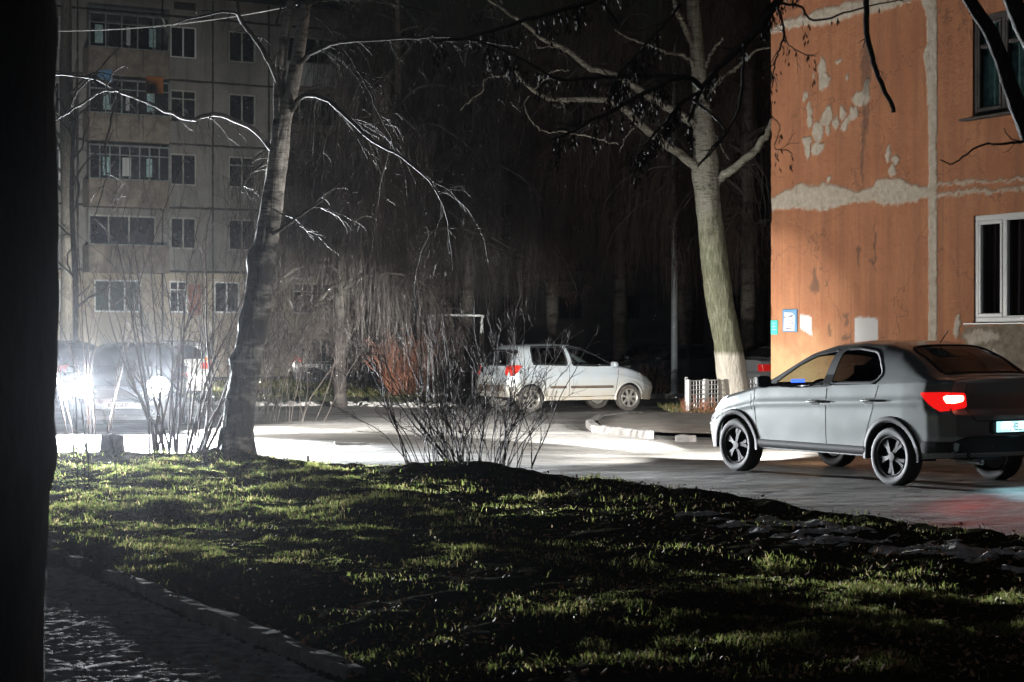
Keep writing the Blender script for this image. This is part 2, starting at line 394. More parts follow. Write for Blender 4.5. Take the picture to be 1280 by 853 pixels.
class Car:
    MODES = {'L': ((0, 2), 1, 1), 'R': ((0, 2), 1, -1), 'rear': ((1, 2), 0, -1), 'front': ((1, 2), 0, 1), 'top': ((0, 1), 2, 1)}
    def __init__(s, sp):
        s.sp = sp; res = sp.get('res', .02)
        n = int((sp['x1'] - sp['x0']) / res) + 1; X = np.linspace(sp['x0'], sp['x1'], n)
        zt = prof(sp['top'], X, .03); zb = prof(sp['belt'], X, .05); zt = np.maximum(zt, zb + .03)
        w = prof(sp['half'], X, .03)
        bot = np.full(n, sp['sill'])
        bot = np.interp(X, [sp['x0'], sp['x0'] + .5, sp['x1'] - .5, sp['x1']], [sp.get('botr', .32), sp['sill'], sp['sill'], sp.get('botf', .24)])
        ra = sp['arch']
        for ax in sp['axles']:
            dz = ra ** 2 - (X - ax) ** 2; bot = np.where(dz > 0, np.maximum(bot, sp['wr'] + np.sqrt(np.maximum(dz, 0)) * 1.0), bot)
        nl, nu = sp.get('nl', 34), sp.get('nu', 34)
        t = np.linspace(0, 1, nl)[None]; z = bot[:, None] + (zb - bot)[:, None] * t
        zz = np.clip((z - .2) / (zb[:, None] - .2), 0, 1)
        y = w[:, None] * (1 - .06 * (1 - zz) ** 2.2 - .03 * zz ** 5) + .012 * np.exp(-((zz - .78) / .05) ** 2) * sp.get('crease', 1)
        th = np.linspace(0, math.pi / 2, nu + 1)[1:][None]; nn = sp.get('nn', 2.9)
        h = (zt - zb)[:, None]; nn = nn + 1.6 * sstep(.12, .40, h); ey = np.clip(np.cos(th), 0, 1) ** (2 / nn); ez = np.sin(th) ** (2 / nn); ey[:, -1] = 0; yb = y[:, -1][:, None]
        y2 = (yb - .004 - sp.get('tumble', .30) * h * ez) * ey; z2 = zb[:, None] + h * ez
        z2 = z2 + 0.0
        Y = np.concatenate((y, y2), 1); Z = np.concatenate((z, z2), 1); M = Y.shape[1]
        A = np.stack((np.repeat(X[:, None], M, 1), Y, Z), -1)           # left half
        Bm = A.copy(); Bm[..., 1] *= -1
        full = np.concatenate((A, Bm[:, ::-1][:, 1:]), 1)               # (n, 2M-1, 3)
        s.deform(full)
        W2 = full.shape[1]; i = np.arange(n - 1)[:, None] * W2; j = np.arange(W2 - 1)[None]
        q = np.stack((i + j, i + j + 1, i + W2 + j + 1, i + W2 + j), -1).reshape(-1, 4)
        V = [full.reshape(-1, 3)]; Q = [q]; nv = len(V[0])
        K = 40
        for e, fl in ((0, False), (n - 1, True)):                       # end caps: rows between left and right points
            u = np.linspace(1, -1, K)[None]
            row = np.stack((np.full((M, K), X[e]), Y[e][:, None] * u, np.repeat(Z[e][:, None], K, 1)), -1)
            s.deform(row)
            i = np.arange(M - 1)[:, None] * K; j = np.arange(K - 1)[None]
            f = np.stack((i + j, i + j + 1, i + K + j + 1, i + K + j), -1).reshape(-1, 4)
            if fl: f = f[:, ::-1]
            V.append(row.reshape(-1, 3)); Q.append(f + nv); nv += M * K
        s.V = np.concatenate(V); s.Q = np.concatenate(Q)
        s.bvh = BVHTree.FromPolygons([tuple(v) for v in s.V], [tuple(q) for q in s.Q])
        s.cut = np.zeros(len(s.Q), bool)
        s.cen = s.V[s.Q].mean(1)
    def deform(s, A):
        sp = s.sp; x, y, z = A[..., 0].copy(), A[..., 1], A[..., 2]
        hw = sp['W'] / 2
        fr = sstep(sp['x1'] - .7, sp['x1'], x); rr = sstep(sp['x0'] + .7, sp['x0'], x)
        A[..., 0] = x - fr * (sp.get('bowf', .22) * (y / hw) ** 2) + rr * (sp.get('bowr', .12) * (y / hw) ** 2) \
            + fr * np.interp(z, *zip(*sp.get('leanf', [(0, 0)]))) - rr * np.interp(z, *zip(*sp.get('leanr', [(0, 0)])))
    def hit(s, pt2, mode, off):
        (a, b), ax, sg = s.MODES[mode]; o = [0, 0, 0]; o[a] = pt2[0]; o[b] = pt2[1]; o[ax] = 6 * sg
        d = [0, 0, 0]; d[ax] = -sg; loc, nrm, _, _ = s.bvh.ray_cast(Vector(o), Vector(d))
        if loc is None:
            for e in ((.0013, .0007), (-.0011, .0017), (.0031, -.0023)):
                o2 = list(o); o2[a] += e[0]; o2[b] += e[1]; loc, nrm, _, _ = s.bvh.ray_cast(Vector(o2), Vector(d))
                if loc is not None: break
            else: return None
        if nrm.dot(Vector(d)) > 0: nrm = -nrm
        return np.array(loc + nrm * off)
    def patch(s, poly, mode, off, step=.03, rings=6):
        pl = resample(poly, step); c = pl.mean(0); n = len(pl); V = []; 
        last = None
        for k in range(1, rings + 1):
            for p in c + (pl - c) * (k / rings):
                h = s.hit(p, mode, off); h = last if h is None else h; last = h; V.append(h)
        hc = s.hit(c, mode, off)
        fb = hc if hc is not None else next((v for v in V if v is not None), np.zeros(3))
        V = [v if v is not None else fb for v in V]; V.append(fb); m = len(V) - 1
        g = Geo(); t = [(m, i, (i + 1) % n) for i in range(n)]
        q = [(k * n + i, (k + 1) * n + i, (k + 1) * n + (i + 1) % n, k * n + (i + 1) % n) for k in range(rings - 1) for i in range(n)]
        g.add(V, q, t); return g
    def lens(s, poly, mode, off, depth=.02, step=.03):     # a raised patch with a rim
        g = s.patch(poly, mode, off, step); b = s.patch(poly, mode, off - depth, step, 6)
        V = np.concatenate(g.v); Vb = np.concatenate(b.v); n = (len(V) - 1) // 6; r0 = 5 * n
        G_ = Geo().add(V, np.concatenate(g.q), np.concatenate(g.t)); o = G_.n
        G_.add(Vb[r0:r0 + n], [(i + r0 - o, i, (i + 1) % n, (i + 1) % n + r0 - o) for i in range(n)])
        return G_
    def strip(s, line, mode, w, off, closed=True, step=.03):
        p = resample(line, step, closed); n = len(p)
        tg = (np.roll(p, -1, 0) - np.roll(p, 1, 0)) if closed else np.gradient(p, axis=0)
        tg /= np.linalg.norm(tg, axis=1, keepdims=True) + 1e-9; nr = np.stack((-tg[:, 1], tg[:, 0]), 1)
        V = []; last = None
        for sgn, o in ((-1, -.006), (-1, off), (1, off), (1, -.006)):
            for k in range(n):
                h = s.hit(p[k] + nr[k] * w / 2 * sgn, mode, o); h = last if h is None else h; last = h; V.append(h)
        fb = next((v for v in V if v is not None), np.zeros(3)); V = [fb if v is None else v for v in V]
        m = n if closed else n - 1
        q = [(r * n + i, r * n + (i + 1) % n, (r + 1) * n + (i + 1) % n, (r + 1) * n + i) for r in range(3) for i in range(m)]
        return Geo().add(V, q)
    def hole(s, poly, mode, thr=.35):
        (a, b), ax, sg = s.MODES[mode]
        v = s.V[s.Q]; nrm = np.cross(v[:, 2] - v[:, 0], v[:, 3] - v[:, 1]); nrm /= np.linalg.norm(nrm, axis=1, keepdims=True) + 1e-9
        ok = (np.abs(nrm[:, ax]) > thr) & (s.cen[:, ax] * sg > (0 if ax < 2 else .7))
        s.cut |= ok & inpoly(s.cen[:, a], s.cen[:, b], poly)
    def take(s, poly, mode, thr=.35):               # faces of a door: leave the body, return as their own mesh
        keep = s.cut.copy(); s.cut[:] = False; s.hole(poly, mode, thr); m = s.cut & ~keep; s.cut = keep | m
        g = Geo().add(s.V, s.Q[m]); return g

def trim_unused(g):
    v = np.concatenate(g.v); q = np.concatenate(g.q); u, inv = np.unique(q, return_inverse=True)
    return Geo().add(v[u], inv.reshape(q.shape))

def wheel(parent, x, y, r, side, spokes=5, rim='rim_silver', tyre='rubber', width=.2, rr=.66, double=False, steer=0, roll=.2):
    w = bpy.data.objects.new('wheel', None); COL.objects.link(w); w.parent = parent; w.location = (x, y, r); w.rotation_euler = (0, 0, steer)
    hw = width / 2; o = side
    T = Geo().lathe([(r * rr, -hw * .8), (r * .86, -hw), (r * .97, -hw * .85), (r, -hw * .5), (r * 1.0, 0), (r, hw * .5), (r * .97, hw * .85), (r * .86, hw), (r * rr, hw * .8), (r * rr * .96, hw * .6)], 48)
    T.build('tyre', tyre, w)
    g = Geo(); ro = r * rr
    g.lathe([(ro * 1.02, o * hw * .82), (ro * .98, o * hw * .88), (ro * .90, o * hw * .7), (ro * .88, o * hw * .1), (ro * .86, -o * hw * .6), (0.01, -o * hw * .6)], 48)
    g.lathe([(.001, o * hw * .86), (r * .15, o * hw * .84), (r * .2, o * hw * .6), (r * .2, o * hw * .1)], 20)
    for k in range(spokes):
        for dd in ((-.11, .11) if double else (0,)):
            a = k * 2 * math.pi / spokes + roll
            a0, a1 = a + dd * .6, a + dd * 1.5
            wi, wo = (r * .085, r * .07) if not double else (r * .045, r * .05)
            V = []
            for (rad, aa, hwid, yy) in ((r * .12, a0, wi, .80), (ro * .55, (a0 + a1) / 2, wi * .9, .72), (ro * .93, a1, wo * 1.4, .72)):
                c = np.array((math.cos(aa) * rad, 0, math.sin(aa) * rad)); t = np.array((-math.sin(aa), 0, math.cos(aa)))
                for sgn in (-1, 1):
                    V.append(c + t * hwid * sgn + np.array((0, o * hw * yy, 0))); V.append(c + t * hwid * sgn * 1.2 + np.array((0, o * hw * (yy - .35), 0)))
            q = []
            for m in (0, 4): q += [(m, m + 2, m + 6, m + 4), (m, m + 4, m + 5, m + 1), (m + 2, m + 3, m + 7, m + 6)]
            g.add(V, q)
    g.build('rim', rim, w, auto=35)
    Geo().lathe([(ro * .87, -o * hw * .1), (.01, -o * hw * .1)], 32).build('brake_disc', 'gap', w)
    return w

def finish_car(c, root, sp):
    for sd, y in (('L', 1), ('R', -1)):
        for i, ax in enumerate(sp['axles']):
            wheel(root, ax, y * (sp['W'] / 2 - sp.get('inset', .12)), sp['wr'], y, sp.get('spokes', 5), sp.get('rim', 'rim_silver'), sp.get('tyre', 'rubber'),
                  rr=sp.get('rr', .66), double=sp.get('double', False), roll=sp.get('roll', .2) + i * .5)
    ub = Geo(); x0, x1 = sp['x0'], sp['x1']; hw = sp['W'] / 2
    ub.box(((sp['axles'][0] + sp['axles'][1]) / 2, 0, sp['sill'] + .06), (abs(sp['axles'][0] - sp['axles'][1]) - 2 * sp['arch'] - .02, 2 * hw - .22, .14))
    ub.box(((x0 + x1) / 2, 0, sp['sill'] + .14), (x1 - x0 - .5, 2 * hw - .6, .18))
    for ax in sp['axles']:
        ub.tube([(ax, -hw + .2, sp['wr']), (ax, hw - .2, sp['wr'])], .05, 8)
        n = 14; th = np.linspace(-.1, math.pi + .1, n)
        for y in (-1, 1):                                    # wheel-arch liners
            V = [(ax + math.cos(t) * (sp['arch'] + .0), y * yy, sp['wr'] + math.sin(t) * (sp['arch'] + .0)) for t in th for yy in (hw - .045, hw - .32)]
            ub.add(V, [(2 * k, 2 * k + 1, 2 * k + 3, 2 * k + 2) for k in range(n - 1)])
            V = [(ax + math.cos(t) * sp['arch'], y * (hw - .32), sp['wr'] + math.sin(t) * sp['arch']) for t in th] + [(ax, y * (hw - .32), sp['wr'])]
            ub.add(V, t=[(n, k, k + 1) for k in range(n - 1)])
    ub.build('underbody', 'black_plastic', root, smooth=False)

def door_line(c, root_part, lines, mode, w=.008, mat='gap', name='panel_gap'):
    g = Geo()
    for l in lines: g.merge(c.strip(l, mode, w, .0015, closed=False, step=.04))
    return g

def arch_ring(c, ax, mode, wd, off=.012, lo=-6, n=44):
    sp = c.sp; sg = 1 if mode == 'L' else -1; V = []; r0 = sp['arch'] - .012; r1 = sp['arch'] + wd
    for t in np.radians(np.linspace(lo, 180 - lo, n)):
        h = c.hit((ax + math.cos(t) * (sp['arch'] + .025), max(sp['wr'] + math.sin(t) * (sp['arch'] + .025), sp['sill'] + .07)), mode, 0)
        y = h[1] if h is not None and h[1] * sg > .3 else sg * sp['W'] / 2
        for r, o in ((r0, -.05), (r0, off), (r1, off * .8), (r1 + .004, -.012)): V.append((ax + math.cos(t) * r, y + sg * o, sp['wr'] + math.sin(t) * r))
    return Geo().add(V, [(k * 4 + j, k * 4 + j + 1, k * 4 + j + 5, k * 4 + j + 4) for k in range(n - 1) for j in range(3)])

def mirror_part(c, root, x, z, side, mat):
    y = c.hit((x, z), 'L' if side > 0 else 'R', 0)[1]
    g = Geo(); n = 14
    for k, (dx, sc_) in enumerate(((-.055, .86), (-.03, 1), (.03, .92), (.07, .55))):
        a = np.linspace(0, 2 * math.pi, n, endpoint=False)
        ring = np.stack((np.full(n, x + dx), y + side * (.115 + .095 * sc_ * np.sign(np.cos(a)) * np.abs(np.cos(a)) ** .6), z + .05 + .07 * sc_ * np.sign(np.sin(a)) * np.abs(np.sin(a)) ** .6), 1)
        g.add(ring)
    q = [(k * n + i, k * n + (i + 1) % n, (k + 1) * n + (i + 1) % n, (k + 1) * n + i) for k in range(3) for i in range(n)]
    g.q.append(np.array(q)); g.qm.append(np.zeros(len(q)))
    for k in (0, 3): g.add([np.concatenate(g.v)[k * n:(k + 1) * n].mean(0)], t=[(0, k * n + i - g.n, k * n + (i + 1) % n - g.n) for i in range(n)])
    g.box((x, y + side * .02, z + .01), (.07, .08, .035))
    return g.build('wing_mirror', mat, root, auto=50)

def seats(root, sp, dash_x, driver_y=.36, wheel_on=True):
    g = Geo(); fx = sp.get('seat_x', .05)
    for y in (-.36, .36):
        g.rbox((fx, y, .52), (.5, .46, .16), .05); g.add(*slab((fx - .28, y, .56), (.14, .46, .52), -.25))
        g.rbox((fx - .42, y, 1.2), (.09, .24, .16), .04)
    g.rbox((fx - .95, 0, .55), (.5, 1.2, .16), .05); g.add(*slab((fx - 1.22, 0, .60), (.14, 1.2, .48), -.3))
    g.build('seats', 'interior', root, auto=40)
    d = Geo().rbox((dash_x, 0, .86), (.42, 1.3, .22), .08); d.rbox((dash_x + .05, 0, .62), (.3, 1.3, .5), .05)
    db = d.build('dashboard', 'interior', root, auto=40)
    a = np.linspace(0, 2 * math.pi, 25); c = np.array((dash_x - .28, driver_y, .93))
    ring = np.stack((c[0] - .07 * np.sin(a), c[1] + .18 * np.cos(a), c[2] + .17 * np.sin(a)), 1)
    w = Geo().strands(ring, np.full(25, .016), 8); w.tube([c, c + (.22, 0, -.06)], .03, 8); w.tube([c + (0, -.17, 0), c + (0, .17, 0)], .018, 6)
    w.build('steering_wheel', 'interior', root)
    return db
def slab(base, dim, lean):
    h = np.array(dim) / 2; v = np.array([(x, y, z) for x in (-1, 1) for y in (-1, 1) for z in (0, 2)]) * h
    v[:, 0] += v[:, 2] * lean; return v + np.array(base), [(0, 1, 3, 2), (4, 6, 7, 5), (0, 4, 5, 1), (2, 3, 7, 6), (0, 2, 6, 4), (1, 5, 7, 3)]

# seven-segment-free lettering: plate characters as thin bars from a 3x5 stroke table
FONT = {'0': 'ABCDEF', '1': 'BC', '2': 'ABGED', '3': 'ABGCD', '4': 'FGBC', '5': 'AFGCD', '6': 'AFGECD', '7': 'ABC', '8': 'ABCDEFG', '9': 'ABCDFG',
        'A': 'ABCEFG', 'E': 'AFGED', 'H': 'FEGBC', 'P': 'AFGBE', 'C': 'AFED', 'B': 'FEGCD', 'X': 'XY', 'K': 'FEKL', 'M': 'FEBCMN', 'O': 'ABCDEF', 'T': 'AT', 'Y': 'FGBT'}
def chars(text, w, h, gap, th):
    g = Geo(); x = -(len(text) * (w + gap) - gap) / 2
    P_ = {'A': ((0, 1), (1, 1)), 'B': ((1, 1), (1, .5)), 'C': ((1, .5), (1, 0)), 'D': ((0, 0), (1, 0)), 'E': ((0, .5), (0, 0)), 'F': ((0, 1), (0, .5)), 'G': ((0, .5), (1, .5)),
          'X': ((0, 0), (1, 1)), 'Y': ((0, 1), (1, 0)), 'K': ((0, .5), (1, 1)), 'L': ((0, .5), (1, 0)), 'M': ((0, 1), (.5, .4)), 'N': ((1, 1), (.5, .4)), 'T': ((.5, 1), (.5, 0))}
    for ch in text:
        for st in FONT.get(ch, ''):
            (a, b), (c, d) = P_[st]; p = np.array((x + a * w, (b - .5) * h)); q = np.array((x + c * w, (d - .5) * h))
            t = (q - p) / (np.linalg.norm(q - p) + 1e-9); n = np.array((-t[1], t[0])) * th / 2; p = p - t * th / 2; q = q + t * th / 2
            V = [(0, *(p - n)), (0, *(q - n)), (0, *(q + n)), (0, *(p + n))]
            g.add(V, [(0, 1, 2, 3)])
        x += w + gap
    return g
def plate(parent, x, z, text, facing, mat, y=0):
    g = Geo().rbox((x, y, z), (.012, .52, .112), .004); o = g.build('number_plate', mat, parent, smooth=False)
    t = chars(text, .038, .062, .018, .010); v = np.concatenate(t.v); v[:, 0] = x + facing * .0085; v[:, 1] = v[:, 1] * facing + y; v[:, 2] += z
    Geo().add(v, np.concatenate(t.q)).build('plate_lettering', 'gap', o, smooth=False); return o
# ------------------------------------------------------------------ ground and roads
def sheet(name, poly, z, mat, step=None, kind='structure'):
    import bmesh
    bm = bmesh.new(); bm.faces.new([bm.verts.new((x, y, z)) for x, y in poly]); bmesh.ops.triangulate(bm, faces=bm.faces[:])
    me = bpy.data.meshes.new(name); bm.to_mesh(me); bm.free(); me.materials.append(MT[mat])
    o = bpy.data.objects.new(name, me); COL.objects.link(o); o['kind'] = kind; return o
sheet('ground', [(-500, -60), (500, -60), (500, 700), (-500, 700)], -.03, 'dirt')

EDGE = np.array([(-60, 31), (-25, 27.5), tuple(G0(55, 567)), tuple(G0(300, 571)), tuple(G0(450, 584)), tuple(G0(560, 591)), tuple(G0(700, 600)), tuple(G0(760, 607)),
                 tuple(G0(900, 623)), tuple(G0(1000, 641)), tuple(G0(1100, 656)), tuple(G0(1280, 688)), (4.9, 11.2), (7, 7), (9, 1), (10, -12)])
def edge_y(x): return np.interp(x, EDGE[:, 0], EDGE[:, 1])
# road mesh, gently rutted
def grid(name, x0, x1, y0, y1, nx, ny, fz, mat, keep=None, kind='structure', **kw):
    X, Y = np.meshgrid(np.linspace(x0, x1, nx), np.linspace(y0, y1, ny), indexing='ij'); Z = fz(X, Y)
    V = np.stack((X, Y, Z), -1).reshape(-1, 3); i = np.arange(nx - 1)[:, None] * ny; j = np.arange(ny - 1)[None]
    q = np.stack((i + j, i + ny + j, i + ny + j + 1, i + j + 1), -1).reshape(-1, 4)
    if keep is not None: c = V[q].mean(1); q = q[keep(c[:, 0], c[:, 1])]
    g = Geo().add(V, q); g = trim_unused(g); o = g.build(name, mat, None); o['kind'] = kind; return o
def road_z(x, y): return .004 + .012 * (fbm(x * .6, y * .9, 3, 11) - .45) + .008 * (vnoise(x * 3, y * 5, 3) - .5) + .010 * (vnoise(x * 8, y * 8, 4) - .5)
ro = grid('road', -45, 40, 5, 62, 640, 560, lambda x, y: np.maximum(road_z(x, y), -.015), 'road', keep=lambda x, y: y > edge_y(x) - .7)
co = np.zeros(len(ro.data.vertices) * 3, np.float32); ro.data.vertices.foreach_get('co', co); co = co.reshape(-1, 3); X, Y = co[:, 0], co[:, 1]
# refrozen slush lies between the wheel tracks and over the far lane; its paleness also stands in for headlight brightness
trk = np.minimum(np.abs(Y - (33.2 - .02 * X * X)), np.abs(Y - (29.2 + .25 * X))); sl = sstep(23.2, 25.2, Y + .25 * np.minimum(X, 0) + 1.2 * (fbm(X * .5, Y * .9, 3, 15) - .45)) * (.25 + .75 * sstep(.1, .7, trk + .5 * (fbm(X * .6, Y * 2, 3, 16) - .3)))
sl = sl * (1 - .75 * sstep(36.5, 38.5, Y) * sstep(-2, 0, X))
at = ro.data.attributes.new('slush', 'FLOAT', 'POINT'); at.data.foreach_set('value', sl.astype(np.float32))

# lawn
PA, PB = np.array((-3.03, 12.66)), np.array((-.77, 8.42)); PD = (PB - PA) / np.linalg.norm(PB - PA)
def path_d(x, y): return (x - PA[0]) * PD[1] * -1 + (y - PA[1]) * PD[0]      # >0 on the lawn side, <0 on the path
def mound(x, y, c, r, h): return h * np.exp(-(((x - c[0]) / r[0]) ** 2 + ((y - c[1]) / r[1]) ** 2) ** 1.3)
def lawn_z(x, y):
    e = edge_y(x) - y + .35 * (fbm(x * 1.7, y * 1.7, 3, 5) - .45); rid = .05 * np.exp(-((e - .75) / .45) ** 2) * sstep(-1.2, .3, x) * (.5 + fbm(x * 2, y * 2, 2, 17))  # rid: low edge ridge added to shade the lawn behind it
    z = .06 + .10 * (fbm(x * .7, y * .5, 3, 21) - .45) + .10 * (fbm(x * 2.6, y * 1.7, 4, 31) - .45) + rid + .035 * (vnoise(x * 9, y * 9, 41) - .5)
    z = z + mound(x, y, (-.42, 20.7), (1.0, .7), .13) + mound(x, y, (-4.6, 25.2), (.7, .5), .10) + mound(x, y, (-3.65, 24.1), (.5, .5), .08)
    pd = path_d(x, y); far = sstep(12.9, 12.4, y + .3 * (fbm(x * 2, y * 2, 2, 8) - .4))
    z = np.where((y < 13) & (pd > 0), z * (.25 + .75 * sstep(.0, .7, pd)), z); k = np.where(pd < 0, sstep(0, -.10, pd) * far, 0)
    z = z * (1 - k) + k * -.035
    return np.where(e > 0, z * sstep(0, .8, e) + .008, -.03 - .1 * sstep(0, -.3, e))
MT['lawn_soil'] = simple('lawn_soil', (.020, .020, .012), .95, var=.6, scale=12, bmp=.8, spec=.05); matte(MT['lawn_soil'], .03)
grid('lawn', -14, 7, 4, 30, 420, 520, lawn_z, 'lawn_soil', keep=lambda x, y: y < edge_y(x) + .4)
pz = lambda x, y: .006 + .012 * (fbm(x * 3, y * 3, 3, 91) - .45) + .012 * (vnoise(x * 13, y * 17, 95) - .5) + .010 * (vnoise(x * 31, y * 27, 96) - .5) + .008 * (hash2(np.round(x * 50), np.round(y * 48), 3) - .5)
grid('path', -6, 1.2, 6.5, 13.3, 300, 330, pz, 'path', keep=lambda x, y: path_d(x, y) < .03); sheet('path', [(-9, -6), (3.4, -6), (3.4, 2), (.95, 6.55), (-9, 6.55)], .006, 'path')
def kerb(name, a, b, w, h, z0, label=None, n=9, mat='kerb', rough=.006):
    a, b = np.array(a, float), np.array(b, float); t = (b - a) / np.linalg.norm(b - a); nr = np.array((-t[1], t[0]))
    g = Geo(); L = np.linalg.norm(b - a); m = max(2, int(L / .12)); prof_ = [(-w / 2, 0), (-w / 2, h - .012), (-w / 2 + .014, h), (w / 2 - .014, h), (w / 2, h - .012), (w / 2, 0)]
    V = [];
    for i in range(m + 1):
        p = a + t * L * i / m
        for (o, z) in prof_:
            jx = rng.normal(0, rough, 2) if z > 0 else (0, 0); q = p + nr * (o + jx[0]); V.append((q[0], q[1], z0 + z + jx[1]))
    k = len(prof_); q = [(i * k + j, i * k + j + 1, (i + 1) * k + j + 1, (i + 1) * k + j) for i in range(m) for j in range(k - 1)]
    q += [(0, 1, 4, 5), (1, 2, 3, 4), (m * k + 5, m * k + 4, m * k + 1, m * k), (m * k + 4, m * k + 3, m * k + 2, m * k + 1)]
    o = g.add(V, q).build(name, mat, None, smooth=False)
    return o
p0 = G0(88, 708); p1 = G0(128, 722); p2 = G0(172, 741)
for i, (a, b, l) in enumerate(((PA + PD * .0, PA + PD * .42, 'short pale concrete edging stone at the far end of the footpath'),
                (PA + PD * .95, PA + PD * 1.92, 'cracked concrete edging stone in the shade beside the footpath'),
                (PA + PD * 1.94, PA + PD * 2.92, 'pale concrete edging stone halfway along the footpath'),
                (PA + PD * 2.94, PA + PD * 3.92, 'worn concrete edging stone between path and dark grass'),
                (PA + PD * 3.94, PA + PD * 4.95, 'dark concrete edging stone at the bottom edge of the photo'))):
    o = kerb('edging_stone', a, b,   .10, .10, -.02 + .008 * (i % 2), rough=.005); tag(o, l, 'kerb stone', 'edging stones along the footpath')
# far kerb, verge, pavement island
vz = lambda x, y: .10 + .09 * (fbm(x * .8, y * .8, 3, 51) - .4) + .0 * x
VE = np.array([(-60, 47), tuple(G0(320, 503)), tuple(G0(430, 502)), tuple(G0(560, 504)), (-1.6, 47.5), (.4, 52), (4, 56), (12, 58), (40, 60)])
vy = lambda x: np.interp(x, VE[:, 0], VE[:, 1])
grid('verge', -45, 40, 44, 74, 260, 110, lambda x, y: np.where(y > vy(x) + .1, vz(x, y), -.02), 'verge', keep=lambda x, y: y > vy(x) - .1)
sheet('yard', [(-45, 73.5), (40, 73.5), (60, 120), (-60, 120)], .01, 'dirt')
def polykerb(pts, w, h, name, n, label):
    return
# pavement island with the fenced bed
ISL = np.array([tuple(G0(812, 549)), tuple(G0(742, 541)), tuple(G0(737, 534)), tuple(G0(752, 526)), tuple(G0(800, 522)), tuple(G0(866, 520)), (5.6, 40.5), (9.5, 41), (9.5, 33), (6.2, 30.6), (4.4, 29.4), tuple(G0(905, 553))])
isl = resample(ISL, .25)
g = Geo(); c = isl.mean(0); n = len(isl)
hz = lambda p: .105 + .015 * (vnoise(p[:, 0] * 2, p[:, 1] * 2, 4) - .5)
V = np.concatenate([np.c_[(c + (isl - c) * k), hz(c + (isl - c) * k)] for k in (.965, .8, .6, .4, .2)] + [[(*c, .11)]])
q = [(k * n + i, k * n + (i + 1) % n, (k + 1) * n + (i + 1) % n, (k + 1) * n + i) for k in range(4) for i in range(n)]
g.add(V, q, [(4 * n + i, 4 * n + (i + 1) % n, 5 * n) for i in range(n)]); o = g.build('pavement', 'pave', None); o['kind'] = 'structure'
kl = [tuple(G0(812, 549)), tuple(G0(745, 541)), tuple(G0(737, 534)), tuple(G0(752, 526.5)), tuple(G0(800, 522.5))]
for (a, b, l) in ((0, 1, 'straight grey kerb stone facing the viewer at the tip of the pavement island'), (1, 2, 'short corner kerb stone at the left tip of the pavement island'),
                  (2, 3, 'curved kerb stone at the back left of the pavement island'), (3, 4, 'kerb stone along the back of the pavement island')):
    o = kerb('kerb_stone', kl[a], kl[b], .14, .15, -.02, mat='kerb_dark'); tag(o, l, 'kerb stone', 'kerb stones round the pavement island')
o = kerb('kerb_stone', G0(848, 552), G0(866, 553), .16, .10, .0, mat='kerb_dark'); tag(o, 'loose broken kerb block lying in the slush in front of the grey car', 'kerb stone')
fk = [(-1.6, 47.6), (.2, 51.5), (3.9, 49.6), (4.6, 49.2)]
o = kerb('kerb_stone', P(805, 500, 49.3)[:2], P(852, 500, 49.8)[:2], .2, .13, 0, mat='snow'); tag(o, 'pale kerb stone in front of the silver hatchback by the steel pole', 'kerb stone')
o = kerb('kerb_stone', G0(418, 556.5), G0(463, 556), .10, .045, -.01, mat='kerb_dark'); tag(o, 'single kerb block lying in the bright road in front of the left tree', 'kerb stone')
# snow: the bank along the far kerb and the lumps on the near edge
def snow_bank(name, line, w, h, seed, label=None, n=None, mat='snow', lump=1.0):
    p = smooth_path(line, max(20, int(len(line) * 110))); tg = np.gradient(p, axis=0); tg /= np.linalg.norm(tg, axis=1, keepdims=True); nr = np.stack((-tg[:, 1], tg[:, 0]), 1)
    u = np.linspace(-1, 1, 41); X = p[:, None, 0] + nr[:, None, 0] * u[None] * w; Y = p[:, None, 1] + nr[:, None, 1] * u[None] * w
    m = fbm(X * 4.2, Y * 7.5, 4, seed); k = sstep(.46, .56, m - .10 * u[None] ** 2) * (1 - u[None] ** 2) ** .5
    e = np.minimum(np.arange(len(p)), np.arange(len(p))[::-1]) / 6; e = np.clip(e, 0, 1)[:, None]
    base = np.where(Y < edge_y(X), lawn_z(X, Y), 0)
    Z = base - .03 + (h * k * (.45 + 1.0 * fbm(X * 9, Y * 9, 4, seed + 3)) * lump + .0) * e
    N, Mm = X.shape; i = np.arange(N - 1)[:, None] * Mm; j = np.arange(Mm - 1)[None]
    q = np.stack((i + j, i + j + 1, i + Mm + j + 1, i + Mm + j), -1).reshape(-1, 4)
    o = Geo().add(np.stack((X, Y, Z), -1).reshape(-1, 3), q).build(name, mat, None); tag(o, label, 'snow', kind='stuff'); return o
snow_bank('snow', [G0(870, 655), G0(960, 668), G0(1060, 690), G0(1140, 700), G0(1200, 705), G0(1300, 722), G0(1400, 740)], .55, .06, 60, 'dirty old snow lying in lumps along the near road edge')
snow_bank('snow', [(-12, 46.8), G0(320, 507), G0(400, 506.5), G0(470, 507), G0(560, 509)], .9, .12, 66, 'strip of old snow along the far kerb')

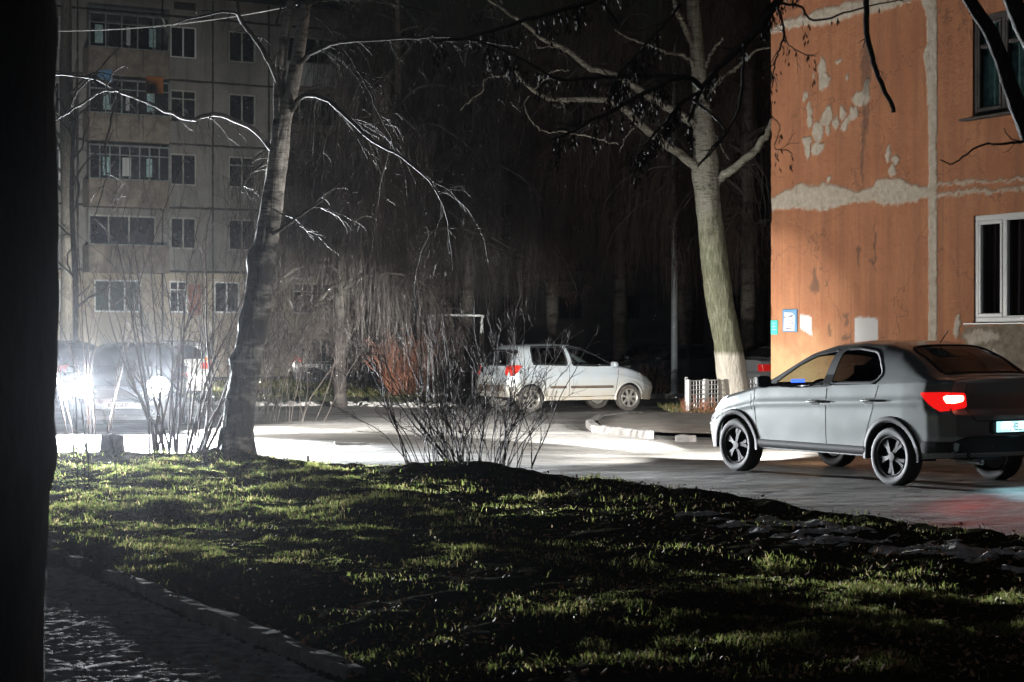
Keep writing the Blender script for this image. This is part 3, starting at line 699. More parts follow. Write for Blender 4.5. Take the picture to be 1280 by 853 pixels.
# ------------------------------------------------------------------ walls with openings
def wall(g, us, zs, openings, step, y=0.0, depth=.12, attrs=None, mi=0, rmi=0):
    U = sorted(set([round(v, 4) for v in us] + [round(o[k], 4) for o in openings for k in (0, 1)])); Zb = sorted(set([round(v, 4) for v in zs] + [round(o[k], 4) for o in openings for k in (2, 3)]))
    def dens(b): 
        r = []
        for a, c in zip(b[:-1], b[1:]): n = max(1, int(math.ceil((c - a) / step))); r += list(np.linspace(a, c, n + 1)[:-1])
        return np.array(r + [b[-1]])
    U, Zz = dens(U), dens(Zb); A, B = np.meshgrid(U, Zz, indexing='ij'); nx, nz = A.shape
    i = np.arange(nx - 1)[:, None] * nz; j = np.arange(nz - 1)[None]; q = np.stack((i + j, i + nz + j, i + nz + j + 1, i + j + 1), -1).reshape(-1, 4)
    V = np.stack((A, np.full_like(A, y), B), -1).reshape(-1, 3)
    if attrs and step < .1: at0 = attrs(V[:, 0], V[:, 2]); V[:, 1] -= .007 * at0['plaster'] - .006 * at0['bare']; V[:, 0] += (V[:, 0] < .001) * .045 * sstep(.5, .75, fbm(V[:, 2] * 3, V[:, 2] * 0, 4, 6))
    c = V[q].mean(1); ok = np.ones(len(q), bool)
    for (a, b, lo, hi) in openings: ok &= ~((c[:, 0] > a) & (c[:, 0] < b) & (c[:, 2] > lo) & (c[:, 2] < hi))
    at = attrs(V[:, 0], V[:, 2]) if attrs else {}
    g.add(V, q[ok], mi=mi, **at)
    for (a, b, lo, hi) in openings:
        v = [(a, y, lo), (b, y, lo), (b, y, hi), (a, y, hi), (a, y + depth, lo), (b, y + depth, lo), (b, y + depth, hi), (a, y + depth, hi)]
        g.add(v, [(0, 1, 5, 4), (1, 2, 6, 5), (2, 3, 7, 6), (3, 0, 4, 7)], mi=rmi, **{k: 0 for k in at})

class Facade:
    def __init__(s, O, D, rz=None):
        s.O = np.array(O, float); D = np.array(D, float); s.D = D / np.linalg.norm(D); s.rz = math.atan2(s.D[1], s.D[0])
    def u(s, px):
        k = (px - CX) / F_PX; return (k * s.O[1] - s.O[0]) / (s.D[0] - k * s.D[1])
    def uz(s, px, py):
        u = s.u(px); d = s.O[1] + u * s.D[1]; return u, CAMH - (py - CY) / F_PX * d
    def sc(s, px): return F_PX / (s.O[1] + s.u(px) * s.D[1])

def window(root, a, b, lo, hi, y, fr='pvc', glassm='win_glass', mull=(.5,), fw=.06, trans=None, sash=None, behind=None, label=None):
    g = Geo(); d = .06
    g.rbox(((a + b) / 2, y, lo + fw / 2), (b - a, d, fw), .008); g.rbox(((a + b) / 2, y, hi - fw / 2), (b - a, d, fw), .008)
    g.rbox((a + fw / 2, y, (lo + hi) / 2), (fw, d, hi - lo - 2 * fw), .008); g.rbox((b - fw / 2, y, (lo + hi) / 2), (fw, d, hi - lo - 2 * fw), .008)
    for m in mull: g.rbox((a + (b - a) * m, y, (lo + hi) / 2), (fw * .9, d, hi - lo - 2 * fw), .008)
    if trans: g.rbox(((a + b) / 2, y, lo + (hi - lo) * trans), (b - a - 2 * fw, d * .9, fw * .7), .006)
    w = g.build('window', fr, root, smooth=False)
    Geo().box(((a + b) / 2, y + .01, (lo + hi) / 2), (b - a - fw, .006, hi - lo - fw)).build('pane', glassm, w, smooth=False)
    if behind: Geo().box(((a + b) / 2, y + .16, (lo + hi) / 2), (b - a, .01, hi - lo)).build('curtain', behind, w, smooth=False)
    if label: w['label'] = label
    return w
MT['win_glass'] = glass('window_glass', (.7, .75, .74))
MT['pane_dark'] = simple('dark_pane', (.018, .02, .022), .12, var=.5, scale=.8, spec=.7)
MT['pane_green'] = simple('greenish_pane', (.05, .075, .06), .2, var=.4, scale=.6)

# ------------------------------------------------------------------ the orange house
OF = Facade((4.18, 29.7), (.45, -.893))
def orange_attrs(U, Z):
    n1 = fbm(U * 5, Z * 5, 4, 71); n2 = fbm(U * 18, Z * 18, 3, 77); pl = np.zeros_like(U); wh = np.zeros_like(U); gr = np.zeros_like(U); pal = np.zeros_like(U)
    w4 = lambda x, y: (840 + x / 2.909, y / 2.909); w5 = lambda x, y: (860 + x / 3.0476, 260 + y / 3.0476)
    wx = (fbm(U * 9, Z * 9, 4, 171) - .47) * .13; wz = (fbm(U * 9, Z * 6, 4, 181) - .47) * .20
    wob = (n1 - .47) * .5 + (n2 - .44) * .25
    def ell(conv, k, lst, tgt, soft=.35):
        for cx, cy_, rx, ry in lst:
            px, py = conv(cx, cy_); u, z = OF.uz(px, py); s = OF.sc(px); u1 = OF.u(px + rx / k) - u
            e = np.sqrt(((U - u + wx) / u1 / 1.05) ** 2 + ((Z - z + wz) / (ry / k / s) / 1.05) ** 2) + wob * .8
            np.maximum(tgt, sstep(1 + soft, 1 - soft * .3, e), out=tgt)
    ell(w4, 2.909, [(548, 250, 12, 30), (555, 295, 18, 30), (543, 320, 8, 14), (605, 217, 11, 8), (640, 275, 6, 6), (515, 278, 6, 12), (487, 350, 8, 16), (500, 410, 8, 28), (500, 445, 12, 20),
        (492, 520, 16, 22), (495, 555, 12, 16), (530, 480, 14, 35), (533, 545, 18, 22), (555, 440, 14, 18), (570, 415, 16, 20), (565, 470, 10, 18), (597, 445, 8, 20), (620, 402, 10, 22),
        (628, 455, 12, 18), (645, 435, 12, 14), (664, 412, 12, 18), (690, 360, 28, 26), (708, 320, 10, 30), (785, 560, 9, 26), (812, 580, 12, 18), (800, 622, 14, 16), (570, 655, 7, 15)], pl, .22)
    ell(w5, 3.0476, [(1025, 450, 9, 36), (1120, 490, 60, 22), (1150, 555, 35, 14)], pl, .3)
    def band(top, bot, tgt, f=w4, soft=.05, amt=1.0):
        t = np.array([OF.uz(*f(*p)) for p in top]); b = np.array([OF.uz(*f(*p)) for p in bot])
        zt = np.interp(U, t[:, 0], t[:, 1]) + (n1 - .47) * .16 + (n2 - .44) * .05; zb = np.interp(U, b[:, 0], b[:, 1]) + (n2 - .44) * .10 + (n1 - .47) * .05
        ins = (U >= t[0, 0] - .02) & (U <= t[-1, 0] + .02)
        np.maximum(tgt, amt * ins * sstep(0, soft, zt - Z) * sstep(0, soft * .7, Z - zb), out=tgt)
    band([(355, 722), (400, 693), (450, 670), (520, 665), (600, 672), (680, 692), (730, 680), (745, 650), (800, 638), (850, 650), (880, 665), (935, 672)],
         [(355, 772), (430, 762), (520, 765), (560, 768), (640, 745), (720, 738), (760, 748), (830, 745), (880, 735), (935, 722)], pl)
    band([(940, 664), (1280, 645), (1500, 628)], [(940, 680), (1280, 657), (1500, 640)], pl, soft=.02, amt=.8)
    band([(940, 698), (1280, 673), (1500, 655)], [(940, 722), (1280, 692), (1500, 674)], pl, soft=.02, amt=.8)
    band([(355, 97), (420, 65), (520, 35), (560, 20), (700, -6), (900, -40)], [(355, 130), (450, 105), (600, 88), (680, 55), (780, 45), (830, 25), (900, 3)], pl, soft=.07)
    # vertical plastered joint
    zz = [(905, -200), (905, 0), (925, 60), (927, 160), (912, 200), (922, 260), (926, 330), (932, 480), (932, 843)]
    a = np.array([OF.uz(*w4(*p)) for p in zz]); o = np.argsort(a[:, 1]); ul = np.interp(Z, a[o, 1], a[o, 0]) + (n2 - .44) * .05
    b = np.array([OF.uz(*w4(966, p[1])) for p in zz]); ur = np.interp(Z, b[o, 1], b[o, 0]) + (fbm(U * 3 + 9, Z * 14, 3, 5) - .44) * .06
    np.maximum(pl, sstep(0, .025, U - ul) * sstep(0, .025, ur - U), out=pl)
    # bare render under the lower window
    t = np.array([OF.uz(*w5(*p)) for p in ((1035, 450), (1050, 470), (1060, 540), (1100, 600), (1160, 640), (1280, 760))])
    br = sstep(0, .05, U - np.interp(Z, t[::-1, 1], t[::-1, 0]) + (n1 - .47) * .5) * sstep(t[0, 1] + .04, t[0, 1] - .02, Z + (n1 - .47) * .12)
    br = br * (1 - .8 * sstep(.53, .58, fbm(U * 3.2 + 4, Z * 3.2, 3, 83)) * (U < OF.u(1250)))
    # white repainted rectangles
    for (x0, x1, y0, y1) in ((1067.5, 1098, 396, 440), (1000, 1015.5, 393, 421)):
        u0, z1 = OF.uz(x0, y0); u1, z0 = OF.uz(x1, y1); sk = (x1 < 1020)
        dd = np.minimum(np.minimum(U - u0, u1 - U), np.minimum(z1 - Z - (sstep(u1 - .25, u1, U) * .03), Z - z0 - (.12 * (u1 - U) / (u1 - u0) if sk else 0))) - .02 * (n2 - .3)
        np.maximum(wh, sstep(0, .012, dd), out=wh)
    ell(w4, 2.909, [(705, 245, 13, 75), (700, 430, 5, 60), (692, 560, 3, 100), (712, 430, 4, 40)], gr, .7)
    ell(w5, 3.0476, [(482, 285, 8, 42), (482, 300, 14, 26), (650, 158, 10, 12), (648, 190, 4, 30), (600, 405, 10, 10), (603, 425, 5, 20), (542, 470, 5, 18), (600, 500, 14, 6), (711, 150, 3, 75), (703, 205, 10, 5), (532, 292, 3, 10)], gr, .5)
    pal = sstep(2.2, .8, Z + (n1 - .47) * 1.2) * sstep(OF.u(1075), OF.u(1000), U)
    return dict(plaster=pl, bare=br, white=wh, grime=gr, pale=pal)
m, nt, b = newmat('orange_render'); v = texco(nt); MT['orange'] = m
nA = noise(nt, v, 1.1, 8, .62); nB = noise(nt, v, 9, 7, .65); nC = noise(nt, v, 45, 5, .7); nV = noise(nt, texco(nt, (3, 3, .25)), 1.5, 5, .65)
col = mix(nt, ramp(nt, nA, [(.35, (0, 0, 0)), (.65, (1, 1, 1))]), (.44, .175, .082), (.55, .245, .120))
col = mix(nt, ramp(nt, nV, [(.42, (0, 0, 0)), (.70, (.8, .8, .8))]), col, (.33, .135, .070))
nS = noise(nt, texco(nt, (9, 9, .18)), 1.2, 6, .7); col = mix(nt, ramp(nt, nS, [(.56, (0, 0, 0)), (.72, (.45, .45, .45))]), col, (.14, .07, .045))
vo = nt.nodes.new('ShaderNodeTexVoronoi'); vo.feature = 'DISTANCE_TO_EDGE'; vo.inputs['Scale'].default_value = .55; wv = nt.nodes.new('ShaderNodeVectorMath'); wv.operation = 'ADD'
nW = nt.nodes.new('ShaderNodeTexNoise'); nW.inputs['Scale'].default_value = 2.5; nW.inputs['Detail'].default_value = 6; nt.links.new(v, nW.inputs[0]); nt.links.new(v, wv.inputs[0]); nt.links.new(nW.outputs[1], wv.inputs[1]); nt.links.new(wv.outputs[0], vo.inputs[0])
col = mix(nt, ramp(nt, vo.outputs[0], [(.0, (.75, .75, .75)), (.006, (0, 0, 0))]), col, (.10, .05, .035))
col = mix(nt, ramp(nt, nB, [(.52, (0, 0, 0)), (.75, (.45, .45, .45))]), col, (.27, .10, .045))
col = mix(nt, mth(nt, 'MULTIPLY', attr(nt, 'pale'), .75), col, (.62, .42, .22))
col = mix(nt, ramp(nt, nC, [(.66, (0, 0, 0)), (.74, (.8, .8, .8))]), col, (.12, .06, .04))
bare = ramp(nt, nB, [(.35, (.20, .165, .12)), (.6, (.34, .29, .22)), (.7, (.42, .38, .31))])
col = mix(nt, attr(nt, 'bare'), col, bare)
plc = ramp(nt, nB, [(.30, (.42, .35, .26)), (.5, (.60, .53, .43)), (.68, (.70, .65, .56))])
plc = mix(nt, ramp(nt, nC, [(.6, (0, 0, 0)), (.72, (.6, .6, .6))]), plc, (.25, .20, .16))
col = mix(nt, attr(nt, 'plaster'), col, plc)
col = mix(nt, mth(nt, 'MULTIPLY', attr(nt, 'grime'), .62), col, (.055, .045, .04))
col = mix(nt, attr(nt, 'white'), col, ramp(nt, nA, [(.3, (.70, .71, .72)), (.7, (.80, .80, .81))]))
nt.links.new(col, b.inputs['Base Color']); b.inputs['Roughness'].default_value = .85
bump(nt, b, mth(nt, 'ADD', mth(nt, 'ADD', nC, mth(nt, 'MULTIPLY', nB, 1.5)), mth(nt, 'MULTIPLY', attr(nt, 'plaster'), .8)), .75, .018)

oh = thing('apartment_house', 'orange rendered house with pale plaster patches and two windows behind the grey sedan', 'building', (OF.O[0], OF.O[1], 0), OF.rz)
ua, z0l = OF.uz(1217, 404); _, z1l = OF.uz(1217, 270); _, z0u = OF.uz(1217, 148); _, z1u = OF.uz(1217, 22)
LOW = (ua, ua + 1.75, z0l, z1l); UP = (ua - .02, ua + 1.73, z0u, z1u)
more = [(u, u + 1.75, z0, z1) for u in (ua + 3.4, ua + 6.8) for z0, z1 in ((z0l, z1l), (z0u, z1u))] + [(u, u + 1.75, z + k, z + k + 1.45) for u in (ua, ua + 3.4, ua + 6.8) for z in (z0u,) for k in (2.75, 5.5, 8.25)]
g = Geo(); wall(g, [0, 7.4], [0, 7.8], [LOW, UP], .028, attrs=orange_attrs, depth=.17)
wall(g, [7.4, 16], [0, 7.8], [o for o in more if o[0] > 7.4 and o[3] < 7.8], 1.2, depth=.17, attrs=lambda u, z: dict(plaster=u * 0, bare=u * 0, white=u * 0, grime=u * 0, pale=u * 0))
wall(g, [0, 16], [7.8, 15.5], [o for o in more if o[2] > 7.8], 1.2, depth=.17, attrs=lambda u, z: dict(plaster=u * 0, bare=u * 0, white=u * 0, grime=u * 0, pale=u * 0))
zk = dict(plaster=0, bare=0, white=0, grime=0, pale=0)
g.add([(0, 0, 0), (0, 0, 15.5), (0, 12, 15.5), (0, 12, 0)], [(0, 1, 2, 3)], **zk)
g.add([(16, 0, 0), (16, 0, 15.5), (16, 12, 15.5), (16, 12, 0)], [(3, 2, 1, 0)], **zk); g.add([(0, 12, 0), (0, 12, 15.5), (16, 12, 15.5), (16, 12, 0)], [(0, 1, 2, 3)], **zk)
g.build('wall', 'orange', oh, smooth=False)
Geo().box((8, 6, 15.65), (16.6, 12.6, .3)).build('roof', 'metal', oh, smooth=False)
Geo().box((8, .30, 7.6), (15.6, .02, 14.8)).build('interior_wall', 'room', oh, smooth=False)
def big_window(a, b, lo, hi, fr, curtain, trans, label=None):
    y = .055; g = Geo(); fw = .075; d = .07; w_ = b - a; n = 3
    g.rbox(((a + b) / 2, y, lo + fw / 2), (w_, d, fw), .008); g.rbox(((a + b) / 2, y, hi - fw / 2), (w_, d, fw), .008)
    for k in range(n + 1): g.rbox((a + fw / 2 + (w_ - fw) * k / n, y, (lo + hi) / 2), (fw, d, hi - lo - 2 * fw), .008)
    w = g.build('window', fr, oh, smooth=False)
    if label: w['label'] = label
    for k in range(n):
        x0 = a + fw + (w_ - fw) * k / n; x1 = a + (w_ - fw) * (k + 1) / n; s = Geo(); sw = .055
        if k == 1 and fr == 'pvc': sw = .02
        z0, z1 = lo + fw, hi - fw
        s.rbox(((x0 + x1) / 2, y - .015, z0 + sw / 2), (x1 - x0, .05, sw), .01); s.rbox(((x0 + x1) / 2, y - .015, z1 - sw / 2), (x1 - x0, .05, sw), .01)
        s.rbox((x0 + sw / 2, y - .015, (z0 + z1) / 2), (sw, .05, z1 - z0 - 2 * sw), .01); s.rbox((x1 - sw / 2, y - .015, (z0 + z1) / 2), (sw, .05, z1 - z0 - 2 * sw), .01)
        if trans: s.rbox(((x0 + x1) / 2, y - .015, z0 + (z1 - z0) * .72), (x1 - x0 - 2 * sw, .045, sw), .01)
        s.build('sash', fr, w, smooth=False)
        Geo().box(((x0 + x1) / 2, y + .008, (z0 + z1) / 2), (x1 - x0 - sw, .006, z1 - z0 - sw)).build('pane', 'win_glass', w, smooth=False)
    # a hanging curtain with folds
    m_ = 160; x = np.linspace(a + .05, b - .05, m_); fold = .03 * np.sin(x * 42 + 2 * np.sin(x * 5)); zt, zb = hi - .02, lo + .02
    V = np.r_[np.c_[x, y + .07 + fold, np.full(m_, zb)], np.c_[x, y + .07 + fold * .6, np.full(m_, zt)]]
    Geo().add(V, [(i, i + 1, m_ + i + 1, m_ + i) for i in range(m_ - 1)]).build('curtain', curtain, w)
    return w
wl = big_window(*LOW, 'pvc', 'curtain_plum', False, 'white plastic framed window with dark plum curtains')
s = Geo(); s.rbox((ua + .875 - .03, -.035, z0l - .012), (1.86, .16, .022), .006); s.build('sill', 'metal', oh, smooth=False)
for px, py in ((1227, 270.5), (1257, 268.5), (1227, 394), (1259, 393)):
    u, z = OF.uz(px, py); Geo().lathe([(.0, -.008), (.012, -.008), (.012, .01)], 10, c=(u, .085, z)).build('fixing_screw', 'gap', wl)
wu = big_window(*UP, 'wood_dark', 'curtain_teal', True, 'old dark wooden window with a pale teal curtain')
Geo().rbox((ua + .83, -.05, z0u - .02), (1.95, .2, .03), .006).build('sill', 'wood_dark', oh, smooth=False)
for (a, b_, lo, hi) in more: window(oh, a, b_, lo, hi, .1, 'pvc', 'pane_dark', (.33, .67), .07)

# notice board and teal sign on the wall
MT['paper'] = simple('notice_paper', (.74, .73, .71), .6, var=.06, scale=30); MT['board_blue'] = simple('blue_board', (.06, .22, .42), .4, var=.15); MT['ink'] = simple('notice_ink', (.28, .16, .12), .7); MT['ink2'] = simple('notice_ink_blue', (.16, .3, .5), .7)
MT['teal'] = simple('teal_sign', (.03, .50, .42), .35, var=.1); MT['teal_ink'] = simple('teal_ink', (.35, .75, .68), .4)
u0, z1 = OF.uz(979.5, 387); u1, z0 = OF.uz(997, 415)
nb = thing('notice_board', 'small blue notice board holding white papers on the orange wall', 'notice board', (*(OF.O + OF.D * (u0 + u1) / 2), z0), OF.rz)
W_, H_ = u1 - u0, z1 - z0
Geo().rbox((0, -.012, H_ / 2), (W_, .022, H_), .005).build('board', 'board_blue', nb, smooth=False)
pp = Geo().add([(-W_ * .40, -.026, .02), (W_ * .36, -.026, .02), (W_ * .38, -.026, H_ * .72), (W_ * .2, -.026, H_ * .84), (-W_ * .36, -.026, H_ * .86)], t=[(0, 1, 2), (0, 2, 3), (0, 3, 4)]).build('paper', 'paper', nb, smooth=False)
r2 = random.Random(3)
gi, gj = Geo(), Geo()
for k in range(26):
    x, z = r2.uniform(-.34, .30) * W_, r2.uniform(.12, .74) * H_; w, h = r2.uniform(.02, .09), r2.uniform(.005, .02)
    (gi if k % 2 else gj).box((min(x, W_ * .3 - w / 2), -.0275, z), (w, .001, h))
gi.build('print', 'ink', nb, smooth=False); gj.build('print', 'ink2', nb, smooth=False)
u0, z1 = OF.uz(964.5, 400.5); u1, z0 = OF.uz(972.5, 418.5)
ts = thing('wall_sign', 'small teal plate fixed at the corner of the orange wall', 'sign', (*(OF.O + OF.D * (u0 + u1) / 2), z0), OF.rz)
Geo().rbox((0, -.01, (z1 - z0) / 2), (u1 - u0, .018, z1 - z0), .006).build('plate', 'teal', ts, smooth=False)
gi = Geo(); 
for k in range(3): gi.box((0, -.0195, (z1 - z0) * (.35 + .2 * k)), ((u1 - u0) * (.5 - .1 * k), .001, .018))
gi.build('print', 'teal_ink', ts, smooth=False)

# ------------------------------------------------------------------ the panel block far left
LF = Facade((-18.8, 75.4), (8.2, 4.5))
m, nt, b = newmat('panel_concrete'); v = texco(nt); MT['panel'] = m
nA = noise(nt, v, .45, 8, .68); nB = noise(nt, v, 3.5, 7, .65); nV = noise(nt, texco(nt, (1.6, 1.6, .12)), 1.2, 6, .7); sp = nt.nodes.new('ShaderNodeSeparateXYZ'); nt.links.new(v, sp.inputs[0])
col = mix(nt, ramp(nt, nA, [(.35, (0, 0, 0)), (.65, (1, 1, 1))]), (.20, .195, .185), (.34, .33, .31))
col = mix(nt, ramp(nt, nV, [(.48, (0, 0, 0)), (.70, (.75, .75, .75))]), col, (.11, .105, .10))
col = mix(nt, ramp(nt, nB, [(.56, (0, 0, 0)), (.72, (.5, .5, .5))]), col, (.14, .13, .12))
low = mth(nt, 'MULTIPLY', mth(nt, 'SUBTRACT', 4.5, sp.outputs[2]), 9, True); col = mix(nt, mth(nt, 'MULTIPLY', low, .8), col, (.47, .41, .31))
nt.links.new(col, b.inputs['Base Color']); b.inputs['Roughness'].default_value = .9; bump(nt, b, nB, .3, .02)
MT['parapet'] = simple('balcony_panel', (.22, .19, .155), .8, var=.4, scale=2.5, bmp=.3); MT['seam'] = simple('joint_mastic', (.035, .034, .033), .9, var=.3)
MT['loggia_frame'] = simple('loggia_frame', (.22, .26, .25), .7, var=.4, scale=3); MT['parapet_white'] = simple('white_balcony_sheet', (.50, .52, .53), .7, var=.2, scale=2, stretch=(6, 6, .5))
MT['old_frame'] = simple('old_window_frame', (.42, .42, .39), .7, var=.3)
MT['cloth_blue'] = simple('blue_cloth', (.12, .28, .5), .8); MT['cloth_orange'] = simple('orange_cloth', (.55, .2, .05), .8); MT['foil'] = simple('foil', (.7, .75, .75), .25, .8); MT['brick_door'] = simple('rust_panel', (.33, .12, .07), .8, var=.4)
blk = thing('apartment_block', 'grey five storey panel block with glazed balconies behind the left birch', 'building', (LF.O[0], LF.O[1], 0), LF.rz)
FL = [1.8, 4.5, 7.2, 9.9, 12.6, 15.3]
uA, uB = -9.0, LF.u(437)
cols = [(LF.u(57), LF.u(76)), (LF.u(213), LF.u(246)), (LF.u(286), LF.u(320))]
uE = (LF.u(368), LF.u(400)); bay1 = (LF.u(103), LF.u(203)); bay2 = (LF.u(345), LF.u(436)); bay0 = (-5.6, -2.2)
op = []; wins = []
for k in range(5):
    lo = FL[k] + .95; hi = FL[k] + 2.3
    for i, (a, b_) in enumerate(cols + [(-8.3, -7.0)]):
        if k == 0 and i == 1: a, b_ = LF.u(212), LF.u(234)
        if k == 0 and i == 2: a, b_ = LF.u(268), LF.u(300)
        op.append((a, b_, lo, hi)); wins.append((a, b_, lo, hi, k, i))
    for j, (a, b_) in enumerate((bay1, bay2, bay0)):
        if k == 0:
            c0, c1 = ((LF.u(118), LF.u(176)) if j == 0 else (a + .8, b_ - .8)); op.append((c0, c1, lo, hi)); wins.append((c0, c1, lo, hi, 0, 3 + j))
        else: op.append((a + .25, b_ - .25, FL[k] + .1, FL[k] + 2.3)); wins.append((a + .25, b_ - .25, FL[k] + .1, FL[k] + 2.3, k, 3 + j))
    if k > 0 and False: pass
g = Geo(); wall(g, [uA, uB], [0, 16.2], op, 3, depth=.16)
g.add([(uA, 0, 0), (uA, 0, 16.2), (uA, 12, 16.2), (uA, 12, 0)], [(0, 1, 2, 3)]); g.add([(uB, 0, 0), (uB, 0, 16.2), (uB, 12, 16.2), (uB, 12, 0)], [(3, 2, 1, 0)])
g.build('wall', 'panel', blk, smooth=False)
Geo().box(((uA + uB) / 2, 6, 16.3), (uB - uA + .5, 12.5, .25)).build('roof', 'seam', blk, smooth=False)
g = Geo(); r4 = np.random.default_rng(4)
for z in FL[1:]:
    x = np.linspace(uA, uB, 80); zz = z + r4.normal(0, .008, 80); th = .035 + .02 * r4.random(80)
    V = np.r_[np.c_[x, np.full(80, -.004), zz - th], np.c_[x, np.full(80, -.004), zz + th]]; g.add(V, [(i, i + 1, 81 + i, 80 + i) for i in range(79)])
for px in (97, 203, 266, 336):
    u = LF.u(px); z = np.linspace(.1, 16.1, 90); xx = u + r4.normal(0, .006, 90); th = .03 + .02 * r4.random(90)
    V = np.r_[np.c_[xx - th, np.full(90, -.007), z], np.c_[xx + th, np.full(90, -.007), z]]; g.add(V, [(i, 90 + i, 91 + i, i + 1) for i in range(89)])
g.build('panel_joints', 'seam', blk, smooth=False)
for (a, b_, lo, hi, k, i) in wins:
    if i >= 3 and k > 0: window(blk, a, b_, lo, hi, .1, 'old_frame', 'pane_dark', (.3, .6), .07)
    else: window(blk, a, b_, lo, hi, .08, 'pvc' if (k == 0 or (k, i) in ((2, 0), (4, 1))) else 'old_frame', 'pane_green' if (k == 0 and i == 3) else 'pane_dark', (.5,) if i != 3 else (.33, .66), .07, trans=.72 if (k + i) % 3 == 1 else None)
for px in (232,):
    for k in (0, 3): 
        a, b_ = LF.u(213), LF.u(246); Geo().rbox(((a + b_) / 2, -.06, FL[k] + .93), (b_ - a + .1, .16, .03), .005).build('sill', 'metal', blk, smooth=False)
u, z = LF.uz(231, 8); Geo().box((u, -.003, z), (.95, .02, .32)).build('attic_vent', 'seam', blk, smooth=False)
Geo().box((LF.u(243), -.02, FL[0] + 1.5), (.55, .05, 1.3)).build('rusty_panel', 'brick_door', blk, smooth=False)
for j, (a, b_) in enumerate((bay1, bay2, bay0)):
    for k in range(1, 5):
        z = FL[k]; D_ = .95
        bal = Geo().box(((a + b_) / 2, -D_ / 2, z - .06), (b_ - a, D_, .12)).build('balcony', 'parapet', blk, smooth=False)
        mt = 'parapet_white' if (j == 1 and k == 4) else 'parapet'
        zp = 1.0
        p = Geo(); nseg = 3
        for s_ in range(nseg):
            x0 = a + (b_ - a) * s_ / nseg; x1 = a + (b_ - a) * (s_ + 1) / nseg; p.rbox(((x0 + x1) / 2, -D_, z + zp / 2), (x1 - x0 - .02, .05, zp), .008)
        p.box((a + .025, -D_ / 2, z + zp / 2), (.05, D_ - .06, zp)); p.box((b_ - .025, -D_ / 2, z + zp / 2), (.05, D_ - .06, zp))
        p.build('parapet', mt, bal, smooth=False)
        Geo().rbox(((a + b_) / 2, -D_, z + zp + .02), (b_ - a, .10, .04), .006).build('rail', 'loggia_frame', bal, smooth=False)
        glazed = (j == 0 and k in (2, 3, 4)) or (j == 1 and k in (1,)) or j == 2
        if glazed:
            f = Geo(); n_ = 8 if k == 2 else 5; zb, zt = z + zp + .04, z + 2.42
            for s_ in range(n_ + 1): f.box((a + .03 + (b_ - a - .06) * s_ / n_, -D_, (zb + zt) / 2), (.055, .05, zt - zb))
            f.box(((a + b_) / 2, -D_, zt - .03), (b_ - a, .05, .07)); f.box(((a + b_) / 2, -D_, zb + (zt - zb) * .70), (b_ - a, .045, .05))
            fo = f.build('balcony_glazing', 'loggia_frame', bal, smooth=False)
            Geo().box(((a + b_) / 2, -D_ + .01, (zb + zt) / 2), (b_ - a - .1, .006, zt - zb - .1)).build('pane', 'pane_dark' if k != 4 else 'win_glass', fo, smooth=False)
            for q_ in range(3):
                xx = a + (b_ - a) * (.12 + .3 * q_ + .1 * r2.random()); ww = .15 + .3 * r2.random()
                Geo().box((xx, -D_ - .012, (zb + zt) / 2 - .2), (ww, .006, (zt - zb) * .55)).build('blind', 'curtain_teal' if q_ != 1 else 'parapet_white', fo, smooth=False)
        else:
            for xx in (a + .04, b_ - .04): Geo().box((xx, -D_ + .03, z + zp + .7), (.05, .05, 1.4)).build('post', 'loggia_frame', bal, smooth=False)
        if (j, k) == (0, 3):
            u, zz = LF.uz(122, 96); Geo().add([(u - .3, -D_ - .03, zz - .12), (u + .35, -D_ - .03, zz - .35), (u + .3, -D_ - .03, zz + .2), (u - .25, -D_ - .03, zz + .1)], [(0, 1, 2, 3)]).build('washing', 'cloth_blue', bal)
            u, zz = LF.uz(184, 110); Geo().rbox((u, -D_ - .03, zz), (.75, .03, .7), .01).build('washing', 'cloth_orange', bal)
        if (j, k) == (0, 4):
            u, zz = LF.uz(196, 38); Geo().add([(u - .12, -D_ - .03, zz + .35), (u, -D_ - .06, zz + .3), (u + .2, -D_ - .03, zz - .2), (u + .18, -D_ - .05, zz - .5), (u + .05, -D_ - .02, zz - .1)], t=[(0, 1, 4), (1, 2, 4), (2, 3, 4)]).build('torn_foil', 'foil', bal)
# a second, unlit block closes the yard
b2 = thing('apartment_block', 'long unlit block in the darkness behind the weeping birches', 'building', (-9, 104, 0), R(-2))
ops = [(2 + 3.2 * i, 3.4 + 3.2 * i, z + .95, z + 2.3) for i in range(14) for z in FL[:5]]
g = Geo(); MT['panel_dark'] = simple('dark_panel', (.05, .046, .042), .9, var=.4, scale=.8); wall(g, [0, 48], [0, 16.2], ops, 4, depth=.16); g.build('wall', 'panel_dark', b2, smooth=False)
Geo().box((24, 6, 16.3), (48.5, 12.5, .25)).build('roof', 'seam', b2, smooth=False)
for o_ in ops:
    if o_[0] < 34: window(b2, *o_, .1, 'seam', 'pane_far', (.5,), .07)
MT['paint_grey'] = car_paint('grey_car_paint', (.175, .19, .188), .30, .35, (.10, .095, .085), .35)
MT['paint_silver'] = car_paint('silver_car_paint', (.50, .56, .60), .3, .35, (.52, .44, .32), .9, .8)
MT['paint_dark'] = car_paint('dark_car_paint', (.03, .035, .045), .3, .2, (.07, .065, .06), .6)
MT['paint_white'] = car_paint('white_car_paint', (.66, .65, .62), .35, .0, (.3, .27, .22), .5)
MT['paint_black'] = car_paint('black_car_paint', (.012, .013, .016), .25, .1, (.05, .045, .04), .4)
MT['paint_gray2'] = car_paint('ash_car_paint', (.20, .21, .22), .3, .3, (.12, .11, .1), .5)
MT['red_lens'] = emit('red_lens', (1, .02, .01), .12, (.5, .01, .01))
MT['red_lit'] = emit('red_lens_lit', (1, .012, .01), .85, (.5, .01, .01))
MT['brake_hot'] = emit('brake_bulb', (1, .22, .14), 16, (.5, .1, .1))
